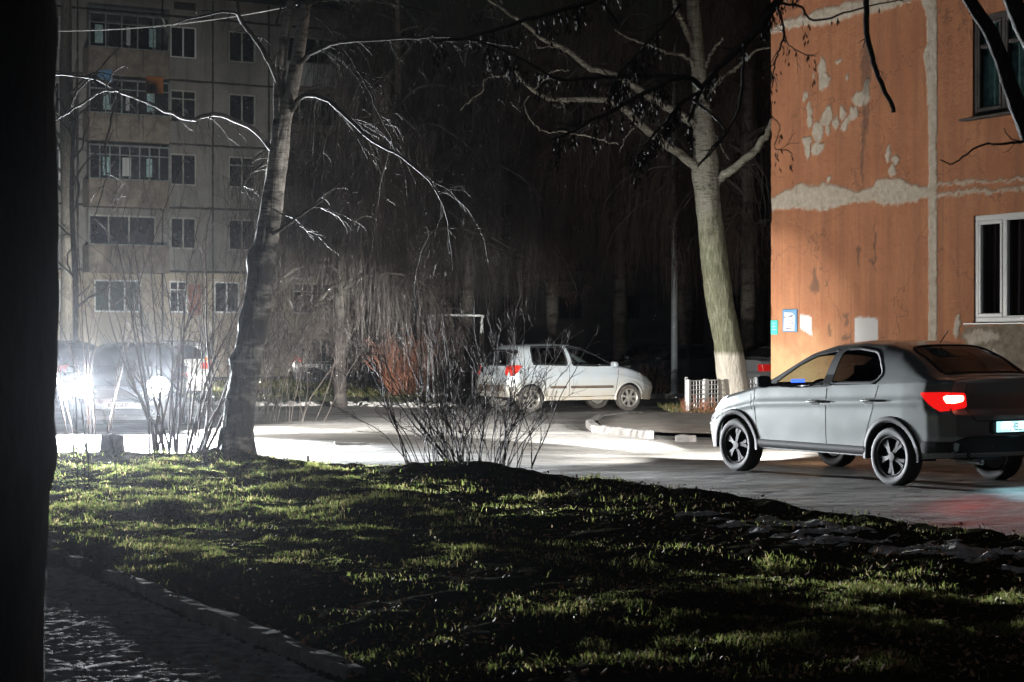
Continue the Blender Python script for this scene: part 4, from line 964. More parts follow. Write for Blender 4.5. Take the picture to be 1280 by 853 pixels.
MT['orange_lens'] = simple('orange_lens', (.75, .22, .03), .2, var=.1)
MT['red_dull'] = simple('red_lens_dull', (.62, .035, .02), .15, var=.1)
MT['lamp_glass'] = simple('headlamp_glass', (.5, .52, .5), .12, .3, var=.15)
MT['headlamp_on'] = emit('headlamp_on', (.93, .96, 1), 160)
MT['headlamp_side'] = emit('headlamp_side', (.95, .97, 1), 6, (.6, .6, .6))
MT['plate_lit'] = emit('plate_lit', (.45, .9, 1), 1.3, (.5, .5, .5))  # plate lamp's light put into the plate as emission
MT['plate_hotspot'] = emit('plate_hotspot', (.75, .97, 1), 9)  # glowing pads that imitate the plate lamp's hot reflections
MT['dash_blue'] = emit('dash_screen', (.04, .1, 1), 5)
MT['plate_white'] = simple('plate_white', (.7, .7, .68), .4, var=.05)
MT['brown_strip'] = simple('rubbing_strip', (.10, .075, .055), .6, var=.2)

def std_sedan_profile():
    top = [(2.14, .70), (2.05, .80), (1.8, .90), (1.3, .985), (.98, 1.05), (.6, 1.26), (.22, 1.45), (-.1, 1.53), (-.55, 1.565), (-1.0, 1.555), (-1.35, 1.50), (-1.6, 1.39), (-1.85, 1.245), (-1.98, 1.19), (-2.15, 1.18), (-2.24, 1.155)]
    belt = [(2.14, .64), (1.8, .80), (1.2, .93), (.9, 1.0), (.3, 1.03), (-.5, 1.06), (-1.2, 1.09), (-1.8, 1.12), (-2.24, 1.10)]
    half = [(2.14, .70), (2.05, .78), (1.9, .83), (1.3, .862), (0, .865), (-1.5, .86), (-1.9, .845), (-2.1, .81), (-2.24, .74)]
    return top, belt, half

# ---- the grey sedan in the road, seen from behind its left rear wheel
def build_sedan():
    top, belt, half = std_sedan_profile()
    sp = dict(x0=-2.24, x1=2.14, W=1.73, top=top, belt=belt, half=half, sill=.30, botr=.34, botf=.26, axles=(1.317, -1.317), wr=.315, arch=.375, res=.0125,
              nl=60, nu=60, nn=3.0, tumble=.36, bowf=.30, bowr=.13, leanf=[(.3, .0), (.55, .04), (.7, 0), (.9, -.04)],
              leanr=[(.38, -.05), (.55, .02), (.78, .02), (.84, -.05), (1.0, -.06), (1.12, -.03), (1.18, .0)], spokes=5, rim='rim_dark', double=True, rr=.68, roll=.5, inset=.11)
    ang = math.atan2(.85, -.526)
    root = thing('sedan', 'grey sedan with lit brake lamps and black wheel arches driving past the orange house', 'car', (4.07, 21.23, 0), ang)
    c = Car(sp)
    wf = rounded([(.66, 1.045), (.30, 1.27), (.0, 1.405), (-.30, 1.455), (-.235, 1.075)], .05)
    wr = rounded([(-.385, 1.46), (-.62, 1.475), (-.93, 1.44), (-1.02, 1.38), (-1.16, 1.20), (-1.06, 1.10), (-.345, 1.08)], .06)
    fr = rounded([(.74, 1.03), (.32, 1.31), (.0, 1.445), (-.32, 1.50), (-.62, 1.51), (-.98, 1.475), (-1.08, 1.41), (-1.24, 1.20), (-1.10, 1.055), (-.3, 1.03), (.3, 1.01)], .06)
    for sd in ('L', 'R'):
        c.hole(wf, sd); c.hole(wr, sd)
    ws = rounded([(1.0, .0), (.96, .55), (.36, .50), (.30, 0), (.36, -.50), (.96, -.55)], .05)
    rw = rounded([(-1.30, 0), (-1.32, .50), (-1.40, .56), (-1.88, .60), (-1.92, 0), (-1.88, -.60), (-1.40, -.56), (-1.32, -.50)], .06)
    c.hole(ws, 'top'); c.hole(rw, 'top')
    doors = {}
    df = [(.98, 1.02), (.90, .38), (-.28, .36), (-.30, 1.04), (-.36, 1.46), (.02, 1.43), (.36, 1.25), (.72, 1.04)]
    dr = [(-.32, .36), (-.86, .37), (-1.04, .80), (-1.13, 1.10), (-1.16, 1.24), (-1.02, 1.40), (-.94, 1.46), (-.38, 1.475), (-.33, 1.04)]
    for sd in ('L', 'R'):
        for nm, pl, wn, gl in (('front', df, wf, 'glass_clear'), ('rear', dr, wr, 'glass_dark')):
            d = trim_unused(c.take(pl, sd)).build('door', 'paint_grey', root); doors[(sd, nm)] = d
            c.patch(wn, sd, -.006).build('window', gl, d)
            hx = -.13 if nm == 'front' else -1.0
            hz = .865 if nm == 'front' else .90
            y = c.hit((hx, hz), sd, 0)[1]; sg = 1 if sd == 'L' else -1
            h = Geo().tube(smooth_path([(hx + .09, y, hz), (hx + .07, y + sg * .035, hz + .004), (hx - .07, y + sg * .035, hz + .008), (hx - .09, y, hz + .008)], 14), .013, 8)
            h.merge(c.patch(rounded([(hx - .075, hz - .03), (hx - .075, hz + .035), (hx + .075, hz + .028), (hx + .075, hz - .03)], .02), sd, .002), 1)
            h.build('handle', ['paint_grey', 'gap'], d)
    Geo().add(c.V, c.Q[~c.cut]).build('body', 'paint_grey', root)
    for sd in ('L', 'R'):
        c.strip(wf, sd, .030, .004).build('window_seal', 'black_plastic', root)
        c.strip(wr, sd, .032, .004).build('window_seal', 'black_plastic', root)
        bp = c.patch([(-.22, 1.07), (-.36, 1.07), (-.395, 1.475), (-.28, 1.47)], sd, .0045); bp.merge(c.patch([(.70, 1.03), (.60, 1.10), (.56, 1.04)], sd, .0045))
        bp.build('pillar_cover', 'black_plastic', root)
        g = door_line(c, root, [df[:3], [df[2], df[3]], [df[1], df[0], (.96, 1.03)], dr[:4], [(1.04, .98), (1.0, .75)]], sd)
        g.merge(c.strip([(-1.70, .93), (-1.86, .93), (-1.87, .80), (-1.72, .80)], sd, .005, .001) if False else c.strip([(.95, .98), (.95, .96)], sd, .003, .001, False))
        g.build('panel_gap', 'gap', root)
        for ax in sp['axles']: arch_ring(c, ax, sd, .055).build('arch_cladding', 'black_plastic', root)
        Geo().merge(c.strip([(.90, .36), (-.90, .36)], sd, .09, .014, False)).build('sill_cladding', 'black_plastic', root)
        c.lens(rounded([(1.84, .70), (1.62, .76), (1.50, .85), (1.62, .90), (1.84, .82)], .04), sd, .004).build('headlight', 'headlamp_side', root)
        # tail lamp: wraps from the rear quarter onto the boot
        tl = c.lens(rounded([(-1.74, 1.01), (-2.09, 1.02), (-2.10, .84), (-2.0, .81), (-1.90, .87)], .03), sd, .006)
        y0 = .58; sg = 1 if sd == 'L' else -1
        tl.merge(c.lens(rounded([(sg * .78, 1.02), (sg * .56, 1.01), (sg * .55, .86), (sg * .78, .82)], .025), 'rear', .006))
        t = tl.build('tail_lamp', 'red_lit' if sd == 'L' else 'red_lit', root, auto=40)
        bl = c.lens(rounded([(sg * .765, .985), (sg * .585, .985), (sg * .585, .925), (sg * .70, .90), (sg * .765, .90)], .02), 'rear', .012)
        bl.build('brake_bulb', 'brake_hot', t)
        lamp('brake_glow', 'SPOT', root, (-2.34, sg * .68, .93), (-1, 0, -.35), 13, (1, .02, .01), 130, .5, .06)
    # boot lid, badge, bumper, plate
    g = door_line(c, root, [[(.56, 1.1), (.56, .80), (.50, .72), (-.50, .72), (-.56, .80), (-.56, 1.1)]], 'rear', .01); g.build('boot_gap', 'gap', root)
    c.strip(rw, 'top', .04, .004).build('window_seal', 'black_plastic', root); c.strip(ws, 'top', .04, .004).build('window_seal', 'black_plastic', root)
    c.patch(ws, 'top', -.006).build('windscreen', 'glass_clear', root); c.patch(rw, 'top', -.006).build('rear_window', 'glass_dark', root)
    bw = c.lens(rounded([(.76, .50), (.60, .56), (-.60, .56), (-.76, .50), (-.76, .39), (.76, .39)], .04), 'rear', .018); bw.build('rear_bumper', 'black_plastic', root, auto=40)
    for sd in 'LR': c.lens(rounded([(-1.76, .50), (-2.12, .50), (-2.12, .40), (-1.76, .37)], .03), sd, .014).build('bumper_corner', 'black_plastic', root, auto=40)
    xr = c.hit((0, .66), 'rear', 0)[0]
    rec = c.lens(rounded([(.33, .72), (-.33, .72), (-.33, .585), (.33, .585)], .03), 'rear', .006); rec.build('plate_recess', 'black_plastic', root)
    p = plate(root, xr - .016, .655, 'M748OP', -1, 'plate_lit'); 
    for y in (-.12, .12):
        Geo().rbox((xr - .030, y, .668), (.012, .13, .062), .005).build('plate_hotspot', 'plate_hotspot', root)
    lamp('plate_glow', 'SPOT', root, (xr - .06, 0, .70), (-.45, 0, -1), 70, (.45, .85, 1), 110, .8, .08)
    # roof aerial, wipers, door mirror, exhaust
    Geo().tube([(-1.2, 0, 1.53), (-1.32, 0, 1.66)], .006, 6).build('aerial', 'black_plastic', root)
    for s_ in (1, -1): mirror_part(c, root, .69, 1.03, s_, 'black_plastic')
    Geo().tube([(-1.9, .45, .30), (-2.26, .45, .29)], .028, 10).build('exhaust_pipe', 'metal', root)
    Geo().box((-2.02, .30, .40), (.25, .5, .18)).build('silencer', 'black_plastic', root)
    Geo().box((-1.70, 0, .72), (.02, 1.5, .70)).build('boot_bulkhead', 'interior', root, smooth=False)
    Geo().box((-1.50, 0, 1.04), (.60, 1.3, .03)).build('parcel_shelf', 'interior', root, smooth=False)
    db = seats(root, sp, .68)
    Geo().rbox((.50, .02, .97), (.02, .18, .09), .01).build('dash_screen', 'dash_blue', db, smooth=False)
    Geo().rbox((.60, .49, 1.075), (.02, .2, .06), .01).build('instrument_display', 'dash_blue', db, smooth=False)
    lamp('dash_glow', 'POINT', root, (.36, .1, 1.0), (-1, 0, 0), .8, (.1, .2, 1), radius=.05)
    finish_car(c, root, sp)
    for y, az in ((.62, -.42), (-.62, -.13)):
        lamp('headlight_beam', 'SPOT', root, (2.22, y, .74), (1, 0, -.10), SED_BEAM, (1, .98, .93), 36, .8, .06)
        lamp('low_spot', 'SPOT', root, (2.22, y, .74), (1, az, -.055), SED_LOW * (2.8 if y < 0 else 1), (1, .98, .94), 25, .6, .06)
        lamp('spill_fill', 'SPOT', root, (2.22, y, .74), (1, -.25, -.25) if y < 0 else (1, .38, .10), SED_FLOOD * (1 if y < 0 else .55), (1, .97, .92), 92, .6, .06)  # left spot is an added fill, swung aside and up onto the birch trunk
    return root
build_sedan()

# ---- the silver hatchback parked across the far side of the road
def build_hatch():
    top = [(2.02, .66), (1.95, .76), (1.7, .87), (1.25, .98), (.95, 1.05), (.55, 1.25), (.15, 1.42), (-.2, 1.485), (-.6, 1.50), (-1.1, 1.49), (-1.5, 1.46), (-1.63, 1.42), (-1.78, 1.20), (-1.83, 1.0)]
    belt = [(2.02, .60), (1.7, .76), (1.2, .90), (.8, .97), (0, 1.0), (-1.0, 1.03), (-1.8, 1.03)]
    half = [(2.02, .62), (1.95, .70), (1.75, .78), (1.2, .825), (0, .832), (-1.2, .83), (-1.6, .81), (-1.83, .74)]
    top = [(x, min(z, 1.5)) for x, z in top]; top[-2:] = [(-1.72, 1.36), (-1.83, 1.30)]
    sp = dict(x0=-1.83, x1=2.02, W=1.665, top=top, belt=belt, half=half, sill=.26, botr=.34, botf=.24, axles=(1.2275, -1.2275), wr=.29, arch=.345, res=.02,
              nl=44, nu=44, nn=2.9, tumble=.26, bowf=.28, bowr=.10, leanf=[(.3, 0), (.5, .05), (.7, 0), (.9, -.04)], leanr=[(.3, .0), (.45, .05), (.62, .05), (.9, 0), (1.0, -.03), (1.3, -.22)],
              spokes=7, rim='rim_silver', rr=.70, tyre='tyre_dirty', seat_x=.0)
    root = thing('hatchback', 'dirty silver hatchback with red tail lamp parked across the lit road', 'car', (1.16, 41.06, 0), math.atan2(.445, .895))
    c = Car(sp)
    wf = rounded([(.86, 1.01), (.45, 1.24), (.10, 1.37), (-.28, 1.42), (-.20, 1.02)], .04)
    wr = rounded([(-.40, 1.43), (-1.14, 1.42), (-1.19, 1.34), (-1.19, 1.08), (-1.12, 1.045), (-.34, 1.02)], .05)
    for sd in 'LR': c.hole(wf, sd); c.hole(wr, sd)
    ws = rounded([(.98, 0), (.92, .52), (.30, .48), (.24, 0), (.30, -.48), (.92, -.52)], .05)
    c.hole(ws, 'top')
    rw = rounded([(.58, 1.34), (-.58, 1.34), (-.66, 1.03), (.66, 1.03)], .06); c.hole(rw, 'rear')
    df = [(.95, 1.0), (.86, .34), (-.30, .33), (-.30, 1.0), (-.33, 1.43), (.1, 1.39), (.46, 1.26), (.88, 1.02)]
    dr = [(-.34, .33), (-.82, .34), (-.94, .70), (-1.2, 1.0), (-1.24, 1.1), (-1.22, 1.40), (-1.14, 1.45), (-.36, 1.45), (-.33, 1.0)]
    for sd in 'LR':
        sg = 1 if sd == 'L' else -1
        for pl, wn, gl in ((df, wf, 'glass_clear'), (dr, wr, 'glass_dark')):
            d = trim_unused(c.take(pl, sd)).build('door', 'paint_silver', root); c.patch(wn, sd, -.006).build('window', gl, d)
            hx, hz = (-.14, .88) if pl is df else (-1.0, .90); y = c.hit((hx, hz), sd, 0)[1]
            Geo().tube([(hx + .08, y, hz), (hx + .06, y + sg * .03, hz), (hx - .06, y + sg * .03, hz), (hx - .08, y, hz)], .014, 6).build('handle', 'paint_silver', d)
            x0, x1 = (.80, -.27) if pl is df else (-.37, -.78)
            c.strip([(x0, .545), (x1, .545)], sd, .055, .014, False).build('rubbing_strip', 'brown_strip', d)
        c.strip(wf, sd, .035, .004).build('window_seal', 'black_plastic', root); c.strip(wr, sd, .035, .004).build('window_seal', 'black_plastic', root)
        g = door_line(c, root, [df[:3], [df[2], df[3]], dr[:4]], sd, .011); g.merge(c.strip([(-.98, 1.04), (-1.0, 1.42)], sd, .03, .003, False)); g.build('panel_gap', 'gap', root)
        c.lens(rounded([(-1.42, 1.02), (-1.71, 1.03), (-1.72, .80), (-1.62, .80), (-1.54, .90)], .03), sd, .008).build('tail_lamp', 'red_dull', root, auto=40)
        c.lens(rounded([(sg * .745, 1.02), (sg * .63, 1.0), (sg * .65, .82), (sg * .745, .80)], .03), 'rear', .008).build('tail_lamp', 'red_dull', root, auto=40)
        c.lens(rounded([(1.96, .66), (1.50, .80), (1.52, .86), (1.75, .84), (2.0, .74)], .04), sd, .005).build('headlight', 'lamp_glass', root)
        mirror_part(c, root, .78, .98, sg, 'paint_silver')
        for ax in sp['axles']: arch_ring(c, ax, sd, .03).build('arch_lip', 'paint_silver', root)
    Geo().add(c.V, c.Q[~c.cut]).build('body', 'paint_silver', root)
    c.patch(ws, 'top', -.006).build('windscreen', 'glass_clear', root); c.patch(rw, 'rear', -.006).build('rear_window', 'glass_dark', root)
    c.strip(rw, 'rear', .04, .004).build('window_seal', 'black_plastic', root); c.strip(ws, 'top', .04, .004).build('window_seal', 'black_plastic', root)
    c.lens(rounded([(.75, .60), (-.75, .60), (-.75, .46), (.75, .46)], .03), 'rear', .01).build('bumper_strip', 'brown_strip', root)
    xr = c.hit((0, .72), 'rear', 0)[0]; plate(root, xr - .016, .74, 'A205EC', -1, 'plate_white')
    seats(root, sp, .62); finish_car(c, root, sp)
build_hatch()

# ---- a plainer car: body, glass, lamps, wheels; used for the cars that glare or darkness half hides
def plain_car(name, label, loc, rz, paint, kind='sedan', front_on=False, tail='red_dull', text='K565EP', orange=False, group=None, height=1.0, rear_white=False):
    root = thing(name, label, 'car', loc, rz, group)
    if kind == 'sedan':
        top, belt, half = std_sedan_profile(); top = [(x, z * .95) for x, z in top]; belt = [(x, z * .95) for x, z in belt]
        x0, x1 = -2.24, 2.14
        wins = [[(.62, 1.0), (.2, 1.25), (-.3, 1.37), (-.24, 1.02)], [(-.38, 1.38), (-.9, 1.36), (-1.12, 1.14), (-1.04, 1.05), (-.33, 1.03)]]
        lr = [(.38, -.05), (.55, .02), (.78, .02), (.84, -.05), (1.1, -.03)]; rwm = ('top', [(-1.32, .48), (-1.86, .58), (-1.86, -.58), (-1.32, -.48)])
    else:
        x0, x1 = -2.05, 2.1; k = height
        top = [(2.1, .80), (2.0, .92), (1.7, 1.0), (1.2, 1.08), (.95, 1.14), (.5, 1.40), (.2, 1.52), (-.2, 1.57), (-1.3, 1.57), (-1.85, 1.53), (-2.05, 1.45)]
        belt = [(2.1, .72), (1.7, .88), (1.1, 1.0), (0, 1.04), (-2.05, 1.08)]
        top = [(x, z * k) for x, z in top]; belt = [(x, z * k) for x, z in belt]
        half = [(2.1, .72), (1.95, .80), (1.6, .86), (0, .875), (-1.7, .86), (-2.05, .80)]
        wins = [[(.85, 1.08 * k), (.42, 1.33 * k), (.1, 1.44 * k), (-.3, 1.46 * k), (-.25, 1.08 * k)], [(-.4, 1.46 * k), (-1.75, 1.43 * k), (-1.85, 1.14 * k), (-.35, 1.09 * k)]]
        lr = [(.3, 0), (.5, .05), (.7, .05), (.9, 0), (1.05 * k, -.02), (1.5 * k, -.18)]; rwm = ('rear', [(.62, 1.44 * k), (-.62, 1.44 * k), (-.70, 1.10 * k), (.70, 1.10 * k)])
    sp = dict(x0=x0, x1=x1, W=1.75, rim='rim_silver' if paint == 'paint_white' else 'rim_dark', top=top, belt=belt, half=half, sill=.24, botr=.3, botf=.22, axles=(1.3, -1.3), wr=.31, arch=.37, res=.035, nl=26, nu=26, nn=3.0, tumble=.3,
              bowf=.22, bowr=.12, leanf=[(.3, 0), (.5, .05), (.75, 0), (.95, -.06)], leanr=lr, spokes=6)
    c = Car(sp)
    for sd in 'LR':
        for w in wins: c.patch(rounded(w, .05), sd, .004, .06, 4).build('window', 'gap_gloss', root)
    ws = [(.98, .54), (.34, .48), (.28, 0), (.34, -.48), (.98, -.54)]
    c.patch(rounded(ws, .05), 'top', .004, .06, 4).build('windscreen', 'gap_gloss', root)
    c.patch(rounded(rwm[1], .05), rwm[0], .004, .06, 4).build('rear_window', 'gap_gloss', root)
    Geo().add(c.V, c.Q).build('body', paint, root)
    zt = 1.0 if kind == 'sedan' else 1.02 * height
    for sg in (1, -1):
        t = c.lens(rounded([(sg * .80, zt), (sg * .58, zt), (sg * .58, zt - .17), (sg * .80, zt - .17)], .03), 'rear', .01).build('tail_lamp', tail, root, auto=40)
        if orange: c.lens(rounded([(sg * .82, zt + .12), (sg * .66, zt + .12), (sg * .66, zt + .01), (sg * .82, zt + .01)], .02), 'rear', .012).build('indicator', 'orange_lens', root, auto=40)
        c.lens(rounded([(x0 + .42, zt), (x0 + .15, zt), (x0 + .15, zt - .16), (x0 + .36, zt - .16)], .03), 'L' if sg > 0 else 'R', .008).build('tail_lamp', tail, root, auto=40)
        h = c.lens(rounded([(sg * .80, .84), (sg * .50, .82), (sg * .50, .70), (sg * .78, .68)], .05) if not front_on else [(sg * .625 + .175 * math.cos(t), .765 + .165 * math.sin(t)) for t in np.linspace(0, 6.283, 24, endpoint=False)], 'front', .01).build('headlight', 'headlamp_on' if front_on else 'lamp_glass', root, auto=40)
        mirror_part(c, root, .78, 1.0, sg, paint)
        door_line(c, root, [[(.9, 1.0), (.84, .34), (-.3, .33), (-.3, 1.02)], [(-.33, .33), (-.85, .34), (-1.1, 1.02)]], 'L' if sg > 0 else 'R', .012).build('panel_gap', 'gap', root)
    c.lens(rounded([(.44, .72), (-.44, .72), (-.40, .58), (.40, .58)], .04), 'front', .008).build('grille', 'gap', root)
    c.lens(rounded([(.60, .40), (-.60, .40), (-.56, .28), (.56, .28)], .03), 'front', .008).build('bumper_intake', 'gap', root)
    xf = c.hit((0, .47), 'front', 0)[0]; xr = c.hit((0, .55), 'rear', 0)[0]
    plate(root, xf + .012, .47, text, 1, 'plate_white'); plate(root, xr - .014, .60, text, -1, 'plate_white')
    finish_car(c, root, sp)
    return root
MT['gap_gloss'] = simple('dark_glass', (.008, .009, .011), .08, spec=.6)

def face_to(px, py, d, tx, ty): return math.atan2(ty, tx)
# the car with its headlights on, facing the camera
c1 = P(146, 500, 31)
hl = plain_car('suv', 'dark car with both headlights blazing towards the viewer beside the bare shrub', (c1[0] - .18, 33.1, 0), math.atan2(-1, .10), 'paint_dark', 'suv', front_on=True, height=.975)
for y in (.65, -.65):
    lamp('headlight_flood', 'SPOT', hl, (2.16, y, .77), (1, .04, -.13), HL_FLOOD, (.9, .95, 1), 88, .55, .07)
    lamp('headlight_beam', 'SPOT', hl, (2.16, y, .77), (1, .12, .0), HL_BEAM, (.92, .96, 1), 40, .8, .07)
# added sideways spots at one headlight: brighten the house wall, road and yard
lamp('cross_fill', 'SPOT', hl, (2.16, .65, .77), (.30, 1, .03), FILL_CROSS, (1, .95, .88), 110, .35, .07)
lamp('low_spot', 'SPOT', hl, (2.16, .65, .77), (.19, 1, .035), FILL_LOW, (1, .95, .87), 26, .30, .08)
lamp('road_fill', 'SPOT', hl, (2.16, .65, .77), (-.45, 1, -.34), FILL_ROAD, (1, .97, .92), 84, .9, .07)
# cars beyond it
vn = plain_car('van', 'pale estate car seen from behind with orange and red lamps beyond the headlights', (*P(222, 500, 48)[:2], 0), R(100), 'paint_white', 'suv', orange=True, text='O312XM')
for y in (.65, -.65):
    lamp('headlight_beam', 'SPOT', vn, (2.16, y, .77), (1, .12, .03), VAN_BEAM, (1, .97, .9), 66, 1, .07)
plain_car('parked_car', 'dark parked car whose roof shows above the left headlight', (*P(84, 500, 43)[:2], 0), R(78), 'paint_black', 'suv', text='B618AH')
plain_car('parked_car', 'dark parked car whose roof line shows between the silver hatchback and the thin pole', (*P(706, 500, 58)[:2], 0), R(20), 'paint_black', 'sedan', text='P940KC')
plain_car('parked_car', 'dim dark car parked behind the bonnet of the silver hatchback, the further of two', (*P(785, 500, 64)[:2], 0), R(196), 'paint_gray2', 'sedan', text='C377TB')
plain_car('parked_car', 'dim dark car parked next to the grey steel pole, its windscreen pillar catching light', (*P(832, 500, 54)[:2], 0), R(206), 'paint_dark', 'sedan', text='E051CK')
plain_car('parked_car', 'grey car with one red tail lamp parked between the birch and the orange house', (7.54, 44.9, 0), R(24), 'paint_gray2', 'sedan', tail='red_lens', text='T484BY')
plain_car('parked_car', 'dark car behind the left shrub strip with a bluish lamp beside the russet bush', (*P(440, 500, 62)[:2], 0), R(8), 'paint_black', 'suv', text='H729EM')
# ------------------------------------------------------------------ poles, frame, fence, cable, stumps
def pole(name, px, py, d, r, h, label, arm=False):
    x = P(px, 500, d)[0]; t = thing(name, label, 'pole', (x, d, 0))
    Geo().tube([(0, 0, -.1), (0, 0, h * .4), (0, 0, h)], [r * 1.12, r, r * .8], 18).build('post', 'pole', t)
    Geo().lathe([(r * 1.6, 0), (r * 1.6, .12), (r * 1.14, .16)], 16, 'z').build('base_collar', 'pole', t)
    Geo().tube([(0, 0, h - .1), (0, -.2, h + .25), (0, -.9, h + .35)], .03, 8).build('bracket', 'pole', t)
    return t
pole('steel_pole', 843, 490, 51, .085, 9.5, 'thick pale steel pole standing left of the leaning birch')
pole('steel_pole', 695, 430, 62, .06, 7.5, 'thin steel pole rising behind the silver hatchback')
f = thing('carpet_frame', 'white tubular carpet beating frame behind the middle bush', 'frame', (*P(570, 500, 47)[:2], 0), 0)
w = .66
MT['frame_paint'] = simple('frame_paint', (.62, .63, .62), .5, var=.3, scale=9)
H_ = 2.2
Geo().tube(smooth_path([(-w, 0, H_ - .06), (-w + .05, 0, H_), (w - .05, 0, H_), (w, 0, H_ - .06)], 24), .028, 10).build('top_bar', 'frame_paint', f)
for a in ((-w, -.35), (-w, .35), (w, -.35), (w, .35)):
    Geo().tube([(a[0], 0, H_ - .05), (a[0] + (.10 if a[1] > 0 else -.12) * np.sign(-a[0]) * -1, a[1], 0)], .026, 8).build('leg', 'frame_paint', f)
# white lattice fence round the birch
def fence_panel(x0, y0, x1, y1, n, label, h=.66):
    a, b = np.array((x0, y0)), np.array((x1, y1)); L = np.linalg.norm(b - a); t = thing('lattice_fence', label, 'fence', (x0, y0, .10), math.atan2(y1 - y0, x1 - x0), 'white lattice fence panels')
    for x in (0.03, L - .03): Geo().rbox((x, 0, h / 2), (.07, .07, h), .01).build('post', 'fence_white', t, smooth=False)
    g = Geo(); m = max(3, int(L / .11))
    for k in range(1, m): g.box((L * k / m, 0, h / 2 + .02), (.022, .012, h - .08))
    for k in range(7): g.box((L / 2, .012, .07 + (h - .1) * k / 6), (L - .08, .012, .02))
    g.build('lattice', 'fence_white', t, smooth=False)
q0 = P(859.5, 500, 37.7)[:2]; q1 = P(882, 500, 38.3)[:2]; q2 = P(905, 500, 38.9)[:2]; q3 = P(946, 500, 39.9)[:2]; q4 = P(858, 500, 40.4)[:2]
fence_panel(*q0, *q1, 1, 'white lattice fence panel at the corner nearest the steel pole')
fence_panel(*q1, *q2, 1, 'white lattice fence panel half hidden by the grey car bonnet')
fence_panel(*q2, *q3, 1, 'white lattice fence panel hidden behind the grey car windscreen')
fence_panel(*q0, *q4, 1, 'white lattice fence side panel running back from the corner')
# cable
c = thing('overhead_cable', 'pale overhead cable crossing in front of the panel block', 'cable', (0, 0, 0)) if False else None
a, b = P(-60, 34, 30), P(372, 6, 30); n = 30; t = np.linspace(0, 1, n)[:, None]; pts = a * (1 - t) + b * t; pts[:, 2] -= .35 * (4 * t[:, 0] * (1 - t[:, 0])) * .6
o = Geo().tube(pts, .012, 6).build('overhead_cable', 'cable', None); tag(o, 'pale overhead cable crossing in front of the panel block', 'cable')
# stump and sprouts
def stump(px, d, w, h, label):
    x = P(px, 500, d)[0]; z0 = float(lawn_z(np.array(x), np.array(d))) - .04; n = 22; a = np.arange(n) * 2 * math.pi / n; g = Geo()
    rr = w / 2 * (1 + .12 * np.sin(a * 3 + px) + rng.normal(0, .05, n)); V = []
    for hz_, k in ((0, 1.25), (.05, 1.05), (h * .6, .98), (h, .94), (h * .94, .8), (h * .97, .3)):
        V += [(x + math.cos(t) * r_ * k, d + math.sin(t) * r_ * k, z0 + hz_ + (.05 * h * math.sin(t * 4 + 1) if hz_ > h * .5 else 0)) for t, r_ in zip(a, rr)]
    V.append((x, d, z0 + h * .95)); q = [(k * n + i, k * n + (i + 1) % n, (k + 1) * n + (i + 1) % n, (k + 1) * n + i) for k in range(5) for i in range(n)]
    g.add(V, q, [(5 * n + i, 5 * n + (i + 1) % n, 6 * n) for i in range(n)]); o = g.build('tree_stump', 'wood_stump', None, auto=50); tag(o, label, 'stump')
stump(142, 24.6, .30, .26, 'short sawn tree stump in front of the blazing headlights')
def sprout(px, py, d, h, label):
    x = P(px, 500, d)[0]; z0 = float(lawn_z(np.array(x), np.array(d))) - .03; g = Geo()
    for k in range(3):
        e = np.array((x + rng.uniform(-.12, .12) * (k > 0), d, z0 + h * (1 if k == 0 else .7))); m_ = np.array((x, d, z0 + h * .4)); s_ = np.array((x, d, z0))
        g.tube(smooth_path([s_, m_, e], 6), np.linspace(.035, .014, 6) * (1 if k == 0 else .7), 7)
    o = g.build('cut_sapling', 'wood_stump', None); tag(o, label, 'stump', 'cut saplings on the lawn edge')
sprout(385, 570, 23.6, .20, 'forked cut sapling standing right of the left trunk'); sprout(400, 565, 24.0, .14, 'thin cut sapling behind the forked one right of the trunk')
sprout(108, 560, 24.8, .24, 'forked cut sapling under the left headlight'); sprout(92, 560, 24.9, .17, 'lowest cut sapling at the lawn edge beside the black trunk')

# ------------------------------------------------------------------ twigs
def twig_path(r, p, d, L, n, droop, wob):
    pts = [np.array(p)]; d = np.array(d, float); d /= np.linalg.norm(d) + 1e-9; s = L / (n - 1)
    for k in range(n - 1):
        d = d + r.normal(0, wob, 3); d[2] -= droop / (n - 1); d /= np.linalg.norm(d) + 1e-9; pts.append(pts[-1] + d * s)
    return np.array(pts)
class Twigs:
    def __init__(s): s.b = {}
    def add(s, pts, r0, r1): s.b.setdefault(len(pts), []).append((pts, np.linspace(r0, r1, len(pts))))
    def geo(s, sides=3):
        g = Geo()
        for n, l in s.b.items(): g.strands(np.array([a for a, _ in l]), np.array([b for _, b in l]), sides)
        return g
def ramify(T, r, pts, rad, lev, rate, L0, droop, wob=.16, spread=.9, up=0., t0=.15, n=7, tip=.002):
    seg = np.linalg.norm(np.diff(pts, axis=0), axis=1); tot = seg.sum(); cum = np.r_[0, np.cumsum(seg)]
    m = r.poisson(rate * tot * (1 - t0)) + (1 if lev > 0 else 0)
    for _ in range(m):
        u = t0 + (1 - t0) * r.random(); i = min(np.searchsorted(cum, u * tot) - 1, len(seg) - 1); i = max(i, 0); f = (u * tot - cum[i]) / (seg[i] + 1e-9)
        p = pts[i] * (1 - f) + pts[i + 1] * f; tg = (pts[i + 1] - pts[i]) / (seg[i] + 1e-9); rr = np.interp(u * tot, cum, rad)
        d = tg + r.normal(0, spread, 3) * .8; d[2] += up
        L = L0 * r.uniform(.4, 1.1) * (1 - .35 * u); q = twig_path(r, p, d, L, n, droop, wob); r0 = min(rr * .75, .004 + L * .011)
        T.add(q, r0, tip)
        if lev > 1: ramify(T, r, q, np.linspace(r0, tip, n), lev - 1, rate * 1.3, L0 * .5, droop, wob, spread, up, .15, max(4, n - 2), tip * .8)

